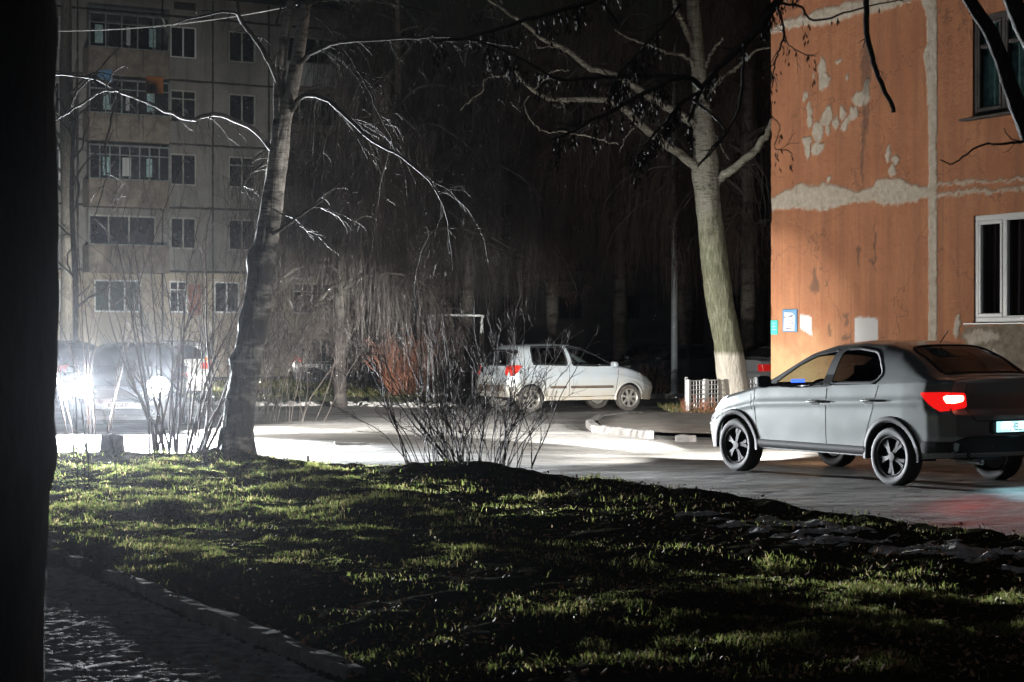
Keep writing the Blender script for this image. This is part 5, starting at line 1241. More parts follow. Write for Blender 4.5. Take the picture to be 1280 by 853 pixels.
def trunk_geo(line, radii, n=90, sides=26, lump=.06, seed=1, flare=0., knots=()):
    p = smooth_path(line, n); rr = np.interp(np.linspace(0, 1, n), np.linspace(0, 1, len(radii)), radii)
    a = np.arange(sides) * 2 * math.pi / sides; tg = np.gradient(p, axis=0); tg /= np.linalg.norm(tg, axis=1, keepdims=True)
    x = np.cross(tg, (0, 1, 0)); x /= np.linalg.norm(x, axis=1, keepdims=True); y = np.cross(tg, x)
    L = np.r_[0, np.cumsum(np.linalg.norm(np.diff(p, axis=0), axis=1))]
    R_ = rr[:, None] * (1 + lump * 2 * (vnoise(np.cos(a)[None] * 2 + seed, np.sin(a)[None] * 2 + L[:, None] * 1.3, seed) - .5) + lump * (vnoise(a[None] * 3, L[:, None] * 5, seed + 2) - .5) + lump * .7 * (vnoise(np.cos(a)[None] * 7 + 9, np.sin(a)[None] * 7 + L[:, None] * 9, seed + 5) - .5))
    if flare: R_ = R_ * (1 + flare * np.exp(-L / .22)[:, None] * (1 + .3 * np.sin(a * 5 + seed))[None])
    for (l, an, s_, wd) in knots: R_ = R_ + s_ * np.exp(-((L[:, None] - l) / wd) ** 2 - (np.angle(np.exp(1j * (a[None] - an))) / .6) ** 2)
    V = p[:, None] + (x[:, None] * np.cos(a)[None, :, None] + y[:, None] * np.sin(a)[None, :, None]) * R_[..., None]
    i = np.arange(n - 1)[:, None] * sides; j = np.arange(sides)[None]; j2 = (j + 1) % sides
    q = np.stack((i + j, i + j2, i + sides + j2, i + sides + j), -1).reshape(-1, 4)
    return Geo().add(V.reshape(-1, 3), q)
def limb(px_list, d0, d1, r0, r1, n=26):
    m = len(px_list); p = smooth_path([P(x, y, d0 + (d1 - d0) * i / (m - 1)) for i, (x, y) in enumerate(px_list)], n)
    return p, np.linspace(r0, r1, n)
def jit(p, r, s): p = p.copy(); p[1:] += r.normal(0, s, p[1:].shape); return p

MT['birch_left'] = birch_mat('birch_bark_left', 3.35, dark=(.018, .016, .015), white=(.42, .40, .37), streak=1.3)
MT['birch_right'] = birch_mat('birch_bark_right', None, white=(.30, .295, .245), moss=(.175, .18, .12), whitewash=1.35, streak=.7)
MT['birch_far'] = birch_mat('birch_bark_far', 2.5, white=(.15, .14, .12), streak=1.)

# ---- left birch, twin stemmed, black at the foot
bl = thing('birch_tree', 'large twin stemmed birch with black furrowed foot right of the headlights', 'tree', (0, 0, 0))
bl_base = P(296, 570, 24); bl.location = (bl_base[0], 24, 0)
def rel(root, p): return p - np.array(root.location)[None]
D0 = 24
line = [P(x, y, D0) for x, y in ((296, 582), (298, 540), (303, 490), (313, 430), (322, 375), (331, 310), (340, 250), (347, 195), (353, 145))]
rad = [.235, .205, .19, .175, .165, .155, .14, .125, .115]
trunk_geo(rel(bl, np.array(line)), rad, 260, 48, .11, 3, .45, [(2.7, 0, .06, .15), (1.35, .4, .05, .1), (1.9, -.5, .05, .15)]).build('trunk', 'birch_left', bl)
stems = [([(350, 160), (349, 120), (351, 85), (356, 45), (364, 5), (372, -40), (380, -120)], .085, .05), ([(352, 160), (361, 128), (368, 95), (374, 60), (380, 20), (388, -30), (400, -120)], .105, .06)]
for pl, a, b_ in stems: trunk_geo(rel(bl, np.array([P(x, y, D0 + .0) for x, y in pl])), [a, (a + b_) / 2, b_], 60, 18, .07, int(a * 1000)).build('stem', 'birch_left', bl)
r5 = np.random.default_rng(55); TW = Twigs(); TL = Twigs()
LB = [([(339, 187), (325, 170), (309, 158), (290, 149), (275, 144), (255, 145), (240, 151), (220, 144), (200, 135), (170, 122), (148, 113), (125, 101), (103, 96), (80, 94), (50, 92)], 24, 22.6, .042, .014),
      ([(148, 113), (128, 114), (105, 128), (80, 144), (52, 161), (20, 172)], 22.9, 22.4, .022, .010),
      ([(147, 116), (146, 128), (139, 150), (133, 175), (132, 200), (133, 218), (128, 240), (121, 262), (118, 275)], 22.9, 22.8, .020, .007),
      ([(133, 216), (140, 219), (148, 226)], 22.8, 22.7, .010, .004), ([(137, 130), (134, 108), (141, 92), (152, 84), (157, 82)], 22.9, 22.8, .010, .006), ([(141, 130), (146, 105), (153, 88)], 22.9, 22.9, .008, .005),
      ([(355, 122), (345, 95), (333, 72), (320, 50), (305, 32), (298, 22), (290, 15), (250, 20), (215, 30)], 24, 22.8, .050, .010),
      ([(302, 28), (297, 10), (300, -20)], 23.5, 23.3, .03, .02), ([(318, 46), (330, 48), (340, 58)], 23.7, 23.6, .012, .006),
      ([(370, 82), (382, 72), (395, 63), (412, 56), (430, 52), (460, 50), (500, 48), (540, 46), (575, 48), (610, 52), (650, 60)], 24, 22.4, .045, .010),
      ([(357, 145), (368, 134), (377, 121), (388, 119), (402, 122), (417, 132), (430, 143), (442, 154), (460, 172), (480, 186), (495, 192), (515, 207), (540, 230), (555, 260), (563, 300), (566, 340)], 24, 22.6, .045, .005),
      ([(393, 20), (402, 26), (415, 40), (430, 60), (445, 85), (458, 108), (470, 135), (482, 160), (490, 175)], 24, 23, .016, .005),
      ([(376, 8), (395, 2), (430, 0), (465, 1), (500, 6)], 24, 23.5, .03, .012),
      ([(345, 30), (352, -2), (345, -20)], 24, 24, .02, .01), ([(360, 20), (352, 5), (345, -5)], 24, 24, .02, .01),
      ([(330, 300), (350, 287), (375, 270), (400, 252), (425, 228)], 24, 23.2, .035, .008), ([(390, 258), (412, 262), (440, 275), (445, 282)], 23.5, 23.4, .012, .005),
      ([(345, 265), (365, 272), (380, 285), (392, 300)], 24, 23.3, .012, .004), ([(318, 235), (303, 240), (310, 222), (330, 203)], 23.6, 24, .004, .018)]
for pl, a, b_, r0, r1 in LB:
    p, rr = limb(pl, a, b_, r0, r1, 30); p = jit(p, r5, .006); Geo().strands(rel(bl, p), rr * .85, 9).build('limb', 'twig_pale', bl)
    ramify(TW, r5, p, rr, 2, 2.6, .55, .9, spread=.8)
# hanging twigs
for pl, a, b_, r0, r1 in (LB[9], LB[10], LB[10], LB[11], LB[0], LB[12]):
    p, rr = limb(pl, a, b_, r0, r1, 40)
    for k in range(20):
        i = r5.integers(6, 40); q = twig_path(r5, p[i], (r5.normal(.15, .5), r5.normal(0, .5), -.1), r5.uniform(.4, 1.5), 9, 2.2, .10); TW.add(q, .0032, .0012)
        ramify(TW, r5, q, np.linspace(.004, .002, 9), 1, 4, .25, 1.0, spread=.6, n=5)
g = TW.geo(); v = np.concatenate(g.v) - np.array(bl.location); g.v = [v]; g.build('crown', 'twig_pale', bl)

# ---- right birch
br = thing('birch_tree', 'tall leaning birch with whitewashed foot beside the orange house', 'tree', (*P(922, 500, 38.6)[:2], 0)); D0 = 38.6
line = [P(x, y, D0) for x, y in ((924, 522), (916, 478), (909, 430), (901, 385), (894, 335), (888, 285), (884, 235), (881, 190), (879, 150), (876, 110), (872, 70), (869, 30), (867, -10), (866, -80), (870, -160))]
rad = [.34, .305, .29, .28, .275, .27, .26, .235, .20, .17, .16, .15, .14, .12, .1]
trunk_geo(rel(br, np.array(line)), rad, 300, 48, .07, 9, .15, [(3.15, 1.2, .05, .2), (5.2, 0, .05, .3), (5.3, 3.1, .04, .3)]).build('trunk', 'birch_right', br)
RB = [([(889, 240), (897, 226), (910, 215), (925, 205), (940, 192), (952, 178), (960, 165), (966, 150)], 38.6, 38.2, .10, .06),
      ([(880, 222), (868, 207), (850, 193), (834, 183), (818, 170), (803, 158), (790, 146), (775, 134), (760, 127), (742, 125), (722, 125), (702, 125), (688, 124), (675, 118), (665, 113), (655, 105), (646, 95), (645, 82)], 38.6, 36.6, .10, .02),
      ([(878, 165), (862, 152), (845, 140), (828, 130), (812, 122), (798, 112), (783, 102), (768, 94), (750, 88), (735, 85), (722, 74), (708, 62), (692, 54), (678, 49), (665, 38), (650, 26), (636, 18), (622, 8), (605, -5)], 38.6, 36.2, .09, .022),
      ([(875, 98), (862, 75), (848, 68), (835, 66), (818, 60), (800, 52), (780, 45), (768, 38)], 38.6, 37.5, .05, .012),
      ([(873, 100), (882, 85), (888, 68), (899, 54), (905, 46)], 38.6, 38.4, .05, .02),
      ([(870, 65), (860, 45), (852, 25), (845, 10), (840, -15)], 38.6, 38, .07, .04),
      ([(878, 130), (893, 108), (905, 96), (920, 85), (932, 76), (942, 66), (955, 61), (968, 60)], 38.6, 38.4, .05, .018),
      ([(668, 112), (680, 100), (690, 98), (700, 103)], 36.8, 36.6, .012, .02), ([(700, 125), (705, 133), (697, 136)], 36.7, 36.5, .016, .006),
      ([(692, 98), (692, 108), (686, 122), (690, 130), (697, 135)], 36.7, 36.6, .01, .008),
      ([(668, 52), (674, 60), (690, 58), (705, 64), (725, 72)], 36.8, 36.6, .01, .012), ([(660, 145), (672, 160), (685, 166), (705, 165), (735, 170), (760, 178), (772, 180)], 36.5, 36.9, .01, .016), ([(660, 145), (655, 130), (662, 120)], 36.5, 36.5, .008, .008),
      ([(775, 190), (782, 172), (795, 158), (808, 140), (820, 125)], 36.8, 37.4, .008, .02), ([(576, 138), (588, 125), (603, 114), (605, 100), (618, 96), (632, 95)], 36, 36.4, .008, .014),
      ([(628, 5), (622, -12), (640, -30)], 36.4, 36.6, .02, .02), ([(712, 88), (690, 90), (672, 100)], 36.6, 36.5, .016, .006), ([(888, 160), (898, 175), (905, 190), (912, 200)], 38.5, 38.4, .01, .006)]
TW = Twigs(); r6 = np.random.default_rng(66)
for k, (pl, a, b_, r0, r1) in enumerate(RB):
    p, rr = limb(pl, a, b_, r0, r1, 34); p = jit(p, r6, .012); Geo().strands(rel(br, p), rr, 12).build('limb', 'birch_right', br); ramify(TW, r6, p, rr, 3, 1.5, .8, .35, spread=1.0, wob=.26)
    if k in (1, 2, 3, 0):
        for _ in range(22):
            i = r6.integers(5, 34); q = twig_path(r6, p[i], (r6.normal(0, .5), r6.normal(0, .5), 0), r6.uniform(.6, 2.6), 14, 3, .16); TW.add(q, .005, .002)
g = TW.geo(); g.v = [np.concatenate(g.v) - np.array(br.location)]; g.build('crown', 'twig_pale', br)

# ---- weeping birches further back
def weeping(label, px, d, H, Rw, ns, zlo, seed, mat='twig_birch', trunk_r=.2, lean=0., thick=.0055, tm='birch_far'):
    r = np.random.default_rng(seed); x = P(px, 500, d)[0]; t = thing('weeping_birch', label, 'tree', (x, d, 0), 0, 'weeping birches across the yard')
    trunk_geo(np.array([(0, 0, -.1), (lean * .2, 0, H * .2), (lean * .5, .1, H * .5), (lean * .8, 0, H * .8), (lean, 0, H)]), [trunk_r * 1.15, trunk_r, trunk_r * .8, trunk_r * .5, .03], 60, 16, .08, seed, .3).build('trunk', tm, t)
    S, Rr = [], []; LBS = []
    T = Twigs(); nl = 22
    for k in range(nl):
        z0 = H * r.uniform(.28, .92); a = r.uniform(0, 2 * math.pi); L = Rw * r.uniform(.55, 1.1) * (1.1 - .5 * z0 / H)
        p = [np.array((lean * z0 / H, 0, z0))]; dd = np.array((math.cos(a), math.sin(a), .75)); n = 14
        for i in range(n - 1):
            dd = dd + r.normal(0, .12, 3); dd[2] -= .14; dd /= np.linalg.norm(dd); p.append(p[-1] + dd * L / (n - 1) * 1.3)
        p = np.array(p); LBS.append(p); Geo().strands(p, np.linspace(trunk_r * .32, .012, n), 6).build('limb', tm, t)
    # hanging strands in one go
    nc = ns // 9; cid = r.integers(0, nc, ns); li = r.integers(0, nl, nc); pi = r.integers(3, 14, nc)
    st = (np.array([LBS[a][b_] for a, b_ in zip(li, pi)]) + r.normal(0, .3, (nc, 3)) * (1, 1, .6))[cid] + r.normal(0, .07, (ns, 3)); cdr = r.normal(0, .30, (nc, 2))[cid]; cl_ = r.uniform(.35, 1, nc)[cid]
    zend = np.maximum(zlo + r.exponential(1.3, ns), st[:, 2] - r.uniform(1.2, 5.5, ns) * cl_); Ls = np.maximum(.4, st[:, 2] - zend)
    n = 10; u = np.linspace(0, 1, n)[None, :]
    out = cdr + r.normal(0, .13, (ns, 2)); ph = r.uniform(0, 6.28, (ns, 1)); am = r.uniform(.02, .09, (ns, 1)); fr_ = r.uniform(3, 9, (ns, 1))
    X = st[:, 0:1] + out[:, 0:1] * np.sqrt(u) + am * np.sin(u * fr_ + ph); Y = st[:, 1:2] + out[:, 1:2] * np.sqrt(u) + am * np.cos(u * fr_ + ph)
    Zp = st[:, 2:3] + .25 * Ls[:, None] * 0 + (.15 * np.sin(u * 3.14)) - Ls[:, None] * u
    pts = np.stack((X, Y, Zp), -1); g = Geo(); g.strands(pts, np.linspace(thick, thick * .4, n)[None] * r.uniform(.5, 1.8, (ns, 1)), 3)
    m = ns * 4; a = r.integers(0, ns, m); b_ = r.integers(2, n - 1, m); s0 = pts[a, b_]; dr = r.normal(0, .5, (m, 3)); dr[:, 2] = -np.abs(dr[:, 2]) - .5; dr *= r.uniform(.08, .35, (m, 1))
    q = np.stack((s0, s0 + dr * (.45, .45, .4), s0 + dr * (.75, .75, 1.1)), 1); g.strands(q, np.broadcast_to(np.array((thick * .7, thick * .6, thick * .3))[None], (m, 3)), 3)
    g.build('crown', mat, t); return t
weeping('weeping birch with russet twigs left of the middle of the yard', 497, 50, 12.5, 3.4, 2600, 2.6, 101, 'twig_birch', .17)
weeping('low weeping birch hanging over the grass strip behind the left trunk', 425, 43, 8.2, 3.2, 2600, .7, 102, 'twig_birch', .14)
weeping('broad weeping birch over the carpet beating frame', 585, 54, 12.0, 3.8, 3000, 1.9, 103, 'twig_birch', .2)
weeping('weeping birch behind the silver hatchback', 690, 60, 14.0, 4.0, 2600, 3.4, 104, 'twig_brown', .2)
weeping('weeping birch left of the grey steel pole', 775, 57, 14.5, 4.0, 2800, 3.2, 105, 'twig_brown', .2)
weeping('weeping birch with pale trunk directly behind the steel pole', 856, 54, 15.5, 3.8, 2600, 3.0, 106, 'twig_brown', .27)
weeping('weeping birch whose russet strands hang beside the orange house', 935, 49, 14.0, 3.0, 2600, 2.2, 107, 'twig_brown', .2)
MT['twig_red2'] = simple('rusty_twig', (.26, .13, .08), .6, var=.4, scale=3)
#weeping('slim reddish weeping birch lit above the russet bush', 492, 45.5, 9.5, 1.5, 900, 4.3, 108, 'twig_red2', .10, 0., .005)
# thicket of fine twigs behind the left trunk
def shrub(name, label, px, d, n, H, spread, seed, mat='twig_bush', r0=.014, lev=2, rate=3., L0=.5, zoff=0., cx=0., base=.35, wob=.10, droop=.35, group=None, cat='shrub', tip=.002, up=.25):
    r = np.random.default_rng(seed); x = P(px, 500, d)[0]; z0 = float(lawn_z(np.array(x), np.array(d))) - .05 if d < 27 else 0.
    t = thing(name, label, cat, (x, d, z0 + zoff), 0, group); T = Twigs(); St = Twigs()
    for k in range(n):
        a = r.uniform(0, 6.283); rr = base * math.sqrt(r.random()); b_ = np.array((math.cos(a) * rr, math.sin(a) * rr * .7, 0)); tilt = spread * r.uniform(.1, 1.0)
        dd = np.array((math.cos(a) * tilt + cx, math.sin(a) * tilt * .7, 1)); L = H * r.uniform(.45, 1.05)
        p = twig_path(r, b_, dd, L, 12, droop * .3, wob); rad_ = r0 * r.uniform(.5, 1.1); St.add(p, rad_, tip * 1.5)
        ramify(T, r, p, np.linspace(rad_, tip * 1.5, 12), lev, rate, L0, -.1, spread=.55, up=up, n=6, t0=.25, tip=tip)
    St.geo(5).build('stems', mat, t); T.geo().build('crown', mat, t); return t
shrub('bare_shrub', 'tall bare multi stemmed shrub in front of the headlights', 218, 25.2, 26, 3.7, .42, 201, r0=.026, rate=2.0, L0=.8, base=.42, wob=.07, tip=.0025)
shrub('bare_shrub', 'wide bare bush on a dark mound in the middle of the lawn', 588, 20.8, 90, 1.95, .55, 202, r0=.0078, rate=7, L0=.36, base=.75, wob=.14, tip=.0018)
shrub('bare_shrub', 'thin leafless saplings reaching up between the shrub and the black trunk', 118, 30.5, 9, 4.9, .35, 203, r0=.02, rate=1.5, L0=.9, base=.5, wob=.06, tip=.003)
shrub('thicket', 'grey tangle of fine twigs right behind the left birch trunk', 330, 35, 26, 4.6, .55, 204, mat='twig_thicket', r0=.008, rate=4.2, L0=.75, base=1.2, wob=.12, tip=.003, cat='shrub')
shrub('thicket', 'dim tangle of fine twigs between the birch trunk and the panel block', 262, 38, 30, 5.2, .50, 205, mat='twig_thicket', r0=.008, rate=4, L0=.8, base=1.3, wob=.12, tip=.003, cat='shrub')
shrub('thicket', 'low tangle of drooping twigs above the far grass strip', 400, 49.5, 30, 3.4, .9, 206, mat='twig_thicket', r0=.008, rate=4, L0=.8, base=1.5, wob=.14, tip=.004, cat='shrub')
shrub('russet_bush', 'dense russet bush beyond the road left of the middle bush', 512, 49, 90, 1.95, .42, 207, mat='twig_red', r0=.012, rate=6, L0=.5, base=.55, wob=.10, tip=.004)
shrub('dry_bush', 'small dry bush between the hatchback bonnet and the steel pole', 818, 50.5, 40, .95, .6, 208, mat='twig_brown', r0=.008, rate=6, L0=.3, base=.35, wob=.12, tip=.003)
shrub('dry_weeds', 'dry reddish weeds at the foot of the white lattice fence', 872, 37.2, 60, .34, .6, 209, mat='twig_red', r0=.004, rate=5, L0=.14, base=.35, wob=.15, tip=.002, zoff=.1, cat='weeds')
shrub('sapling', 'two thin leafless shoots standing on the lawn by the black trunk', 118, 18.5, 5, 1.55, .18, 210, r0=.007, rate=2, L0=.35, base=.35, wob=.05, tip=.0015)
shrub('sapling', 'single long bare branch bent out to the left of the middle bush', 575, 21.0, 3, 2.0, .55, 211, r0=.022, rate=4, L0=.7, base=.08, cx=-.85, wob=.08, tip=.002)

# trees in front of the panel block and the near black trunk
def far_tree(label, px, d, H, r0, seed, mat='bark_gray', nl=12, Lb=2.2, z1=.3):
    r = np.random.default_rng(seed); x = P(px, 500, d)[0]; t = thing('bare_tree', label, 'tree', (x, d, 0))
    trunk_geo(np.array([(0, 0, -.1), (.05, 0, H * .3), (-.05, 0, H * .65), (.1, 0, H)]), [r0 * 1.2, r0, r0 * .8, r0 * .3], 60, 16, .07, seed, .2).build('trunk', mat, t)
    T = Twigs()
    for k in range(nl):
        z0 = H * r.uniform(z1, .95); a = r.uniform(0, 6.283); p = twig_path(r, (0, 0, z0), (math.cos(a), math.sin(a), .9), Lb * r.uniform(.6, 1.2), 12, .2, .12)
        Geo().strands(p, np.linspace(r0 * .35, .012, 12), 6).build('limb', mat, t); ramify(T, r, p, np.linspace(r0 * .35, .012, 12), 2, 2.6, .9, .4, spread=.7, tip=.004)
    T.geo().build('crown', 'twig_birch', t); return t
far_tree('straight grey trunk standing in front of the first balcony bay', 84, 62, 17, .25, 301, nl=10)
far_tree('thin dark tree whose forked branches cross the left end of the panel block', 92, 47, 8.5, .07, 302, 'bark_dark', 16, 2.0, .25)
far_tree('dark trunk lost in the shade between steel pole and leaning birch', 868, 62, 14, .26, 303, 'bark_dark')
far_tree('slim dark tree at the corner of the orange house', 950, 58, 14, .2, 304, 'bark_dark')
nt_ = thing('near_tree', 'huge black tree trunk filling the left edge of the picture', 'tree', (-1.83, 5.6, 0))
trunk_geo(np.array([(0.0, 0, -.1), (-.0, 0, .6), (0.02, 0, 1.6), (.03, 0, 3.0), (.05, 0, 5.5)]), [.44, .405, .405, .40, .37], 90, 40, .035, 77, .12, [(1.3, 3.1, .02, .08)]).build('trunk', 'bark_near', nt_)

# ---- near ash tree: boughs with hanging seed keys across the top
ash = thing('ash_tree', 'dark ash boughs with hanging seed keys reaching in from above at the right', 'tree', (4.3, 9.6, 0)); r7 = np.random.default_rng(88)
trunk_geo(np.array([(0, 0, -.1), (0, 0, 1.5), (-.05, 0, 3.2), (-.1, 0, 5.0)]), [.2, .17, .15, .12], 60, 18, .06, 12, .2).build('trunk', 'bark_dark', ash)
T = Twigs(); K = Geo()
AD = 9.6
AB = [([(1668, 150), (1480, 190), (1340, 170), (1292, 175), (1280, 152), (1266, 118), (1250, 70), (1235, 35), (1215, 5), (1190, -40)], AD, 9.2, .055, .03, 0),
      ([(1660, 60), (1420, 80), (1310, 70), (1286, 45), (1270, 10), (1255, -40)], AD, 9.4, .06, .045, 0),
      ([(1655, -100), (1300, -130), (1080, -80), (1000, -30), (966, 10), (945, 40), (915, 68), (895, 90), (876, 112), (866, 140), (860, 152)], AD, 9.2, .036, .007, 1),
      ([(877, 110), (862, 98), (838, 100), (815, 112), (790, 125), (765, 140), (740, 150), (715, 165), (690, 175)], 9.2, 8.9, .016, .006, 1),
      ([(860, 98), (830, 95), (800, 96), (764, 96), (735, 98), (700, 100), (670, 85), (640, 68), (600, 52), (560, 48)], 9.2, 8.8, .012, .005, 1),
      ([(1000, -32), (900, -40), (800, -25), (745, 0), (705, 12), (660, 25), (620, 38), (580, 48), (545, 52)], 9.3, 8.9, .02, .005, 1),
      ([(874, 116), (850, 130), (835, 150), (812, 175), (795, 200)], 9.2, 9.0, .010, .004, 1),
      ([(866, 125), (905, 160), (890, 185), (875, 205)], 9.2, 9.0, .007, .004, 0),
      ([(930, 55), (928, 100), (922, 140), (905, 170), (890, 190), (872, 208)], 9.2, 9.0, .008, .004, 0),
      ([(850, 5), (835, 25), (812, 50), (795, 70), (775, 90), (760, 120)], 9.0, 8.8, .009, .004, 1),
      ([(1085, -60), (1083, 0), (1083, 35), (1088, 62), (1092, 80), (1100, 100), (1108, 118), (1115, 132), (1117, 141)], 9.3, 9.2, .016, .011, 0),
      ([(966, 12), (975, 5), (1000, 8), (1010, 22), (1030, 25), (1060, 15), (1100, 5), (1140, -2)], 9.2, 9.1, .008, .003, 2),
      ([(972, 8), (980, 40), (975, 60), (968, 80), (965, 110)], 9.2, 9.1, .007, .003, 2),
      ([(978, 30), (985, 55), (1005, 68), (1020, 70)], 9.2, 9.1, .004, .002, 2), ([(965, 145), (975, 160), (968, 185), (985, 188), (990, 195)], 9.1, 9.1, .003, .002, 2),
      ([(1275, 178), (1250, 180), (1225, 182), (1205, 195), (1190, 205), (1175, 200)], 9.3, 9.2, .007, .003, 0),
      ([(1285, 180), (1262, 172), (1255, 160)], 9.3, 9.2, .004, .002, 0), ([(1340, 165), (1300, 172), (1275, 178)], 9.5, 9.3, .02, .007, 0)]
for pl, a, b_, r0, r1, kk in AB:
    p, rr = limb(pl, a, b_, r0, r1, 30); p = jit(p, r7, .002); Geo().strands(rel(ash, p), rr, 8).build('limb', 'bark_dark', ash)
    ramify(T, r7, p[4:], rr[4:], 2, 4.5 if kk else 2.5, .20 if kk else .12, .25, spread=.8, tip=.0012, wob=.2)
    if kk:
        nc = {1: 20, 2: 6}[kk]
        for _ in range(nc):
            c0 = p[r7.integers(8, 30)]; m = r7.integers(14, 34) if kk == 1 else r7.integers(2, 6); L = r7.uniform(.05, .15)
            for _ in range(m):
                s0 = c0 + r7.normal(0, .012, 3) * (1, 1, .6) - (0, 0, r7.uniform(0, L)); ln = r7.uniform(.022, .038); w_ = .0045; an = r7.uniform(0, 3.14); dx = np.array((math.cos(an), math.sin(an), 0)) * w_
                tl = np.array((r7.normal(0, .25), r7.normal(0, .25), -1)) * ln; K.add([s0, s0 + tl * .5 - dx, s0 + tl, s0 + tl * .5 + dx], [(0, 1, 2, 3)])
g = T.geo(); g.v = [np.concatenate(g.v) - np.array(ash.location)]; g.build('crown', 'twig_ash', ash)
K.v = [np.concatenate(K.v) - np.array(ash.location)]; K.q = [np.concatenate(K.q)]; K.qm = [np.concatenate(K.qm)]; tag(K.build('seed_keys', 'samara', ash, smooth=False), kind='stuff')

# ------------------------------------------------------------------ grass, leaves, drizzle
m, nt, b = newmat('grass'); nt.nodes.remove(b); MT['grass'] = m
col = ramp(nt, attr(nt, 'hue'), [(0, (.045, .075, .016)), (.4, (.105, .14, .032)), (.75, (.20, .20, .065)), (1, (.32, .25, .13))])
d_ = nt.nodes.new('ShaderNodeBsdfDiffuse'); tr = nt.nodes.new('ShaderNodeBsdfTranslucent'); gl_ = nt.nodes.new('ShaderNodeBsdfGlossy'); gl_.inputs['Roughness'].default_value = .35; gl_.inputs[0].default_value = (.5, .5, .45, 1)
nt.links.new(col, d_.inputs[0]); nt.links.new(col, tr.inputs[0]); m1 = nt.nodes.new('ShaderNodeMixShader'); m1.inputs[0].default_value = .5; nt.links.new(d_.outputs[0], m1.inputs[1]); nt.links.new(tr.outputs[0], m1.inputs[2])
m2 = nt.nodes.new('ShaderNodeMixShader'); m2.inputs[0].default_value = .06; nt.links.new(m1.outputs[0], m2.inputs[1]); nt.links.new(gl_.outputs[0], m2.inputs[2]); nt.links.new(m2.outputs[0], nt.nodes['Material Output'].inputs[0])
def blades(name, label, n, xr, yr, accept, zf, hmin, hmax, seed, w=.0035, mat='grass', dry=.22):
    r = np.random.default_rng(seed); 
    y = yr[0] + (yr[1] - yr[0]) * r.random(n); x = xr[0](y) + (xr[1](y) - xr[0](y)) * r.random(n)
    k = r.random(n) < accept(x, y); x, y = x[k], y[k]; n = len(x); z = zf(x, y) - .008
    cl = fbm(x * 3.5, y * 3.5, 3, seed); h = r.uniform(hmin, hmax, n) * (.35 + 1.5 * np.clip((cl - .35) * 2.5, 0, 1)); a = r.uniform(0, 6.283, n); ln = r.uniform(.1, .9, n) * h
    dx, dy = np.cos(a) * w, np.sin(a) * w; b2 = r.uniform(0, 6.283, n); lx, ly = np.cos(b2) * ln, np.sin(b2) * ln
    B0 = np.stack((x - dx, y - dy, z), 1); B1 = np.stack((x + dx, y + dy, z), 1); M0 = np.stack((x - dx * .8 + lx * .3, y - dy * .8 + ly * .3, z + h * .6), 1); M1 = np.stack((x + dx * .8 + lx * .3, y + dy * .8 + ly * .3, z + h * .6), 1)
    Tt = np.stack((x + lx, y + ly, z + h * (1 - .25 * ln / h)), 1); V = np.stack((B0, B1, M1, M0, Tt), 1).reshape(-1, 3); i = np.arange(n)[:, None] * 5
    hue = np.clip(r.normal(.38, .16, n) + (cl - .45) * .5, 0, .8); hue = np.where(r.random(n) < dry, r.uniform(.85, 1, n), hue)
    g = Geo().add(V, i + np.array((0, 1, 2, 3))[None], i + np.array((3, 2, 4))[None], hue=np.repeat(hue, 5)); o = g.build(name, mat, None, smooth=False); tag(o, label, 'grass', kind='stuff')
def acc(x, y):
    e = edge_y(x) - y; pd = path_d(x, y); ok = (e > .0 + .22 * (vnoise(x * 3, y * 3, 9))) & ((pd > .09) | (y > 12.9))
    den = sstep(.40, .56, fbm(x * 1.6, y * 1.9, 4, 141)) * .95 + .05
    reg = np.full_like(x, .05)  # dense only in lit patches; shadow bands are thinned to dark soil
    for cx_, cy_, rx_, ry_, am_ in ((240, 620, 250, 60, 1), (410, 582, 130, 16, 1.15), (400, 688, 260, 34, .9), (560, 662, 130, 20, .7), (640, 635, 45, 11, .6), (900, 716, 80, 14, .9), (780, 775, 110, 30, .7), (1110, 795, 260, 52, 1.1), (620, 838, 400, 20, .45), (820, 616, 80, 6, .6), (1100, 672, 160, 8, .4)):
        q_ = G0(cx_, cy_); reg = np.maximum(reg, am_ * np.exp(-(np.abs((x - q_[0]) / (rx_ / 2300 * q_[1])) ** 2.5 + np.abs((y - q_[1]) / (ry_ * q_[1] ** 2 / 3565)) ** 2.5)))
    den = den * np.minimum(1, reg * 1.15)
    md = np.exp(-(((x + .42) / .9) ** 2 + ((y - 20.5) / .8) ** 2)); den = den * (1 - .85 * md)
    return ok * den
XL = lambda y: -(y * .285) - .3; XR = lambda y: y * .285 + .3
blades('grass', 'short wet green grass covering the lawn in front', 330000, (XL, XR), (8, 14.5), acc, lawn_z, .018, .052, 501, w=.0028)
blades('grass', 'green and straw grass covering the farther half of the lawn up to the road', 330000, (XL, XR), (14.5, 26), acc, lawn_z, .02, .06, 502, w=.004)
blades('grass', 'rough grass on the verge beyond the road', 90000, (lambda y: -14 + 0 * y, lambda y: .5 + 0 * y), (47, 66), lambda x, y: (y > vy(x) + .4) * sstep(.35, .55, fbm(x * .8, y * .8, 3, 77)), vz, .06, .16, 503, w=.012, dry=.35)
blades('grass', 'tufts of dry grass inside the white lattice fence', 6000, (lambda y: 3.2 + 0 * y, lambda y: 6.2 + 0 * y), (37.0, 40.5), lambda x, y: .9 + 0 * x, lambda x, y: .11 + 0 * x, .05, .15, 504, w=.005, dry=.5)
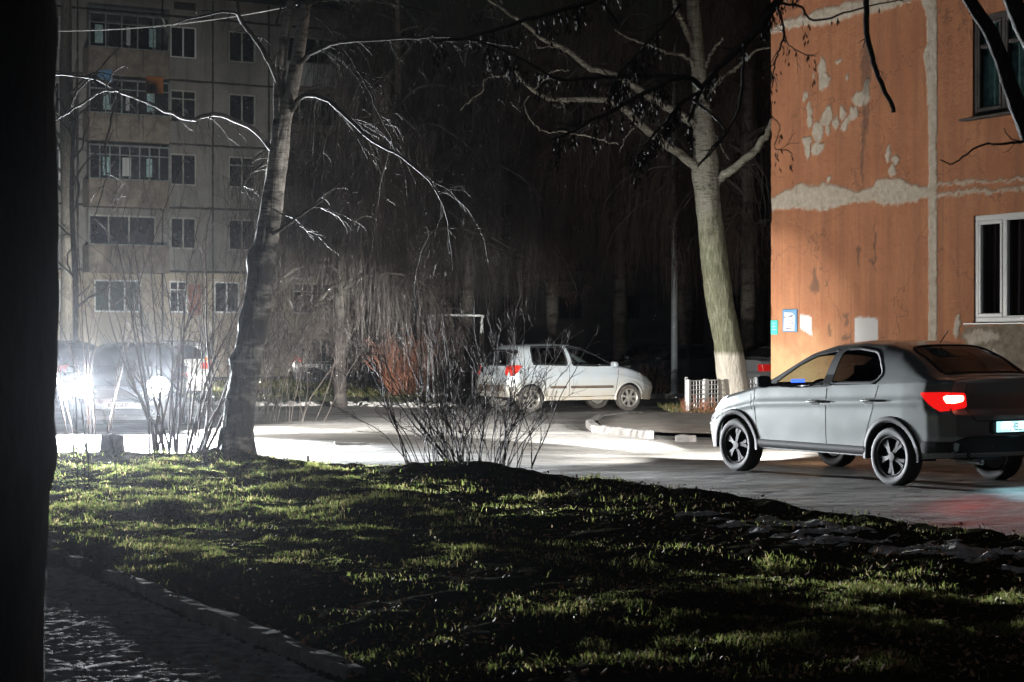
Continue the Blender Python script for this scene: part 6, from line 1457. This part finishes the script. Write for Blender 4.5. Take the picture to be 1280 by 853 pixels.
# fallen leaves
MT['leaf'] = simple('dead_leaf', (.19, .11, .06), .8, var=.75, scale=6, spec=.1)
r = np.random.default_rng(9); n = 9000; y = 8 + 17 * r.random(n) ** 1.3; x = XL(y) + (XR(y) - XL(y)) * r.random(n); k = (edge_y(x) - y > .1); x, y = x[k], y[k]; n = len(x); z = lawn_z(x, y) + r.uniform(.0, .02, n)
a = r.uniform(0, 6.283, n); s_ = r.uniform(.006, .021, n); tx, ty = r.normal(0, .5, n), r.normal(0, .5, n); g = Geo()
cs = []; 
for (u, v_) in ((-1, 0), (-.3, .55), (.5, .45), (1.1, 0), (.5, -.45), (-.3, -.55)):
    X = (u * np.cos(a) - v_ * np.sin(a)) * s_; Y = (u * np.sin(a) + v_ * np.cos(a)) * s_; cs.append(np.stack((x + X, y + Y, z + .01 + X * tx + Y * ty + (.006 if u in (-1, 1.1) else 0)), 1))
V = np.stack(cs, 1).reshape(-1, 3); i = np.arange(n)[:, None] * 6; g.add(V, np.concatenate((i + np.array((0, 1, 2, 3))[None], i + np.array((0, 3, 4, 5))[None]))); tag(g.build('fallen_leaves', 'leaf', None, smooth=False), 'brown fallen leaves scattered over the grass', 'leaves', kind='stuff')
# fine drizzle caught by the headlights
m, nt, b = newmat('drizzle'); b.inputs['Base Color'].default_value = (.8, .82, .85, 1); b.inputs['Roughness'].default_value = .2; MT['drizzle'] = m
r = np.random.default_rng(12); n = 3600; y = 14 + 34 * r.random(n); x = (r.random(n) - .5) * y * .57; x = np.where(r.random(n) < .45, -y * .18 + r.normal(0, 1.8, n), x); z = r.uniform(.05, 6.5, n); s_ = r.uniform(.0014, .0036, n) * (y / 24); k_ = (x < 0) | (y < 26); x, y, z, s_ = x[k_], y[k_], z[k_], s_[k_]; n = len(x)
o6 = np.array(((1, 0, 0), (-1, 0, 0), (0, 1, 0), (0, -1, 0), (0, 0, 1.6), (0, 0, -1.6))); V = (np.stack((x, y, z), 1)[:, None] + o6[None] * s_[:, None, None]).reshape(-1, 3); i = np.arange(n)[:, None] * 6
g = Geo().add(V, t=np.concatenate([i + np.array(f)[None] for f in ((0, 2, 4), (2, 1, 4), (1, 3, 4), (3, 0, 4), (2, 0, 5), (1, 2, 5), (3, 1, 5), (0, 3, 5))])); tag(g.build('drizzle', 'drizzle', None), 'fine drizzle specks caught in the headlights', 'drizzle', kind='stuff')

# ------------------------------------------------------------------ mist
m = bpy.data.materials.new('glow_mist'); m.use_nodes = True; nt = m.node_tree; nt.nodes.remove(nt.nodes['Principled BSDF'])
pv = nt.nodes.new('ShaderNodeVolumePrincipled'); pv.inputs['Density'].default_value = HAZE; pv.inputs['Anisotropy'].default_value = .9; pv.inputs['Color'].default_value = (.88, .92, 1, 1)  # added haze that imitates lens glare round the headlights
nt.links.new(pv.outputs[0], nt.nodes['Material Output'].inputs['Volume']); MT['glow_mist'] = m
if HAZE > 0:
    hz_o = Geo().box((-2, 68, 8.2), (150, 156, 19.4)).build('haze', 'glow_mist', None, smooth=False); tag(hz_o, kind='stuff')
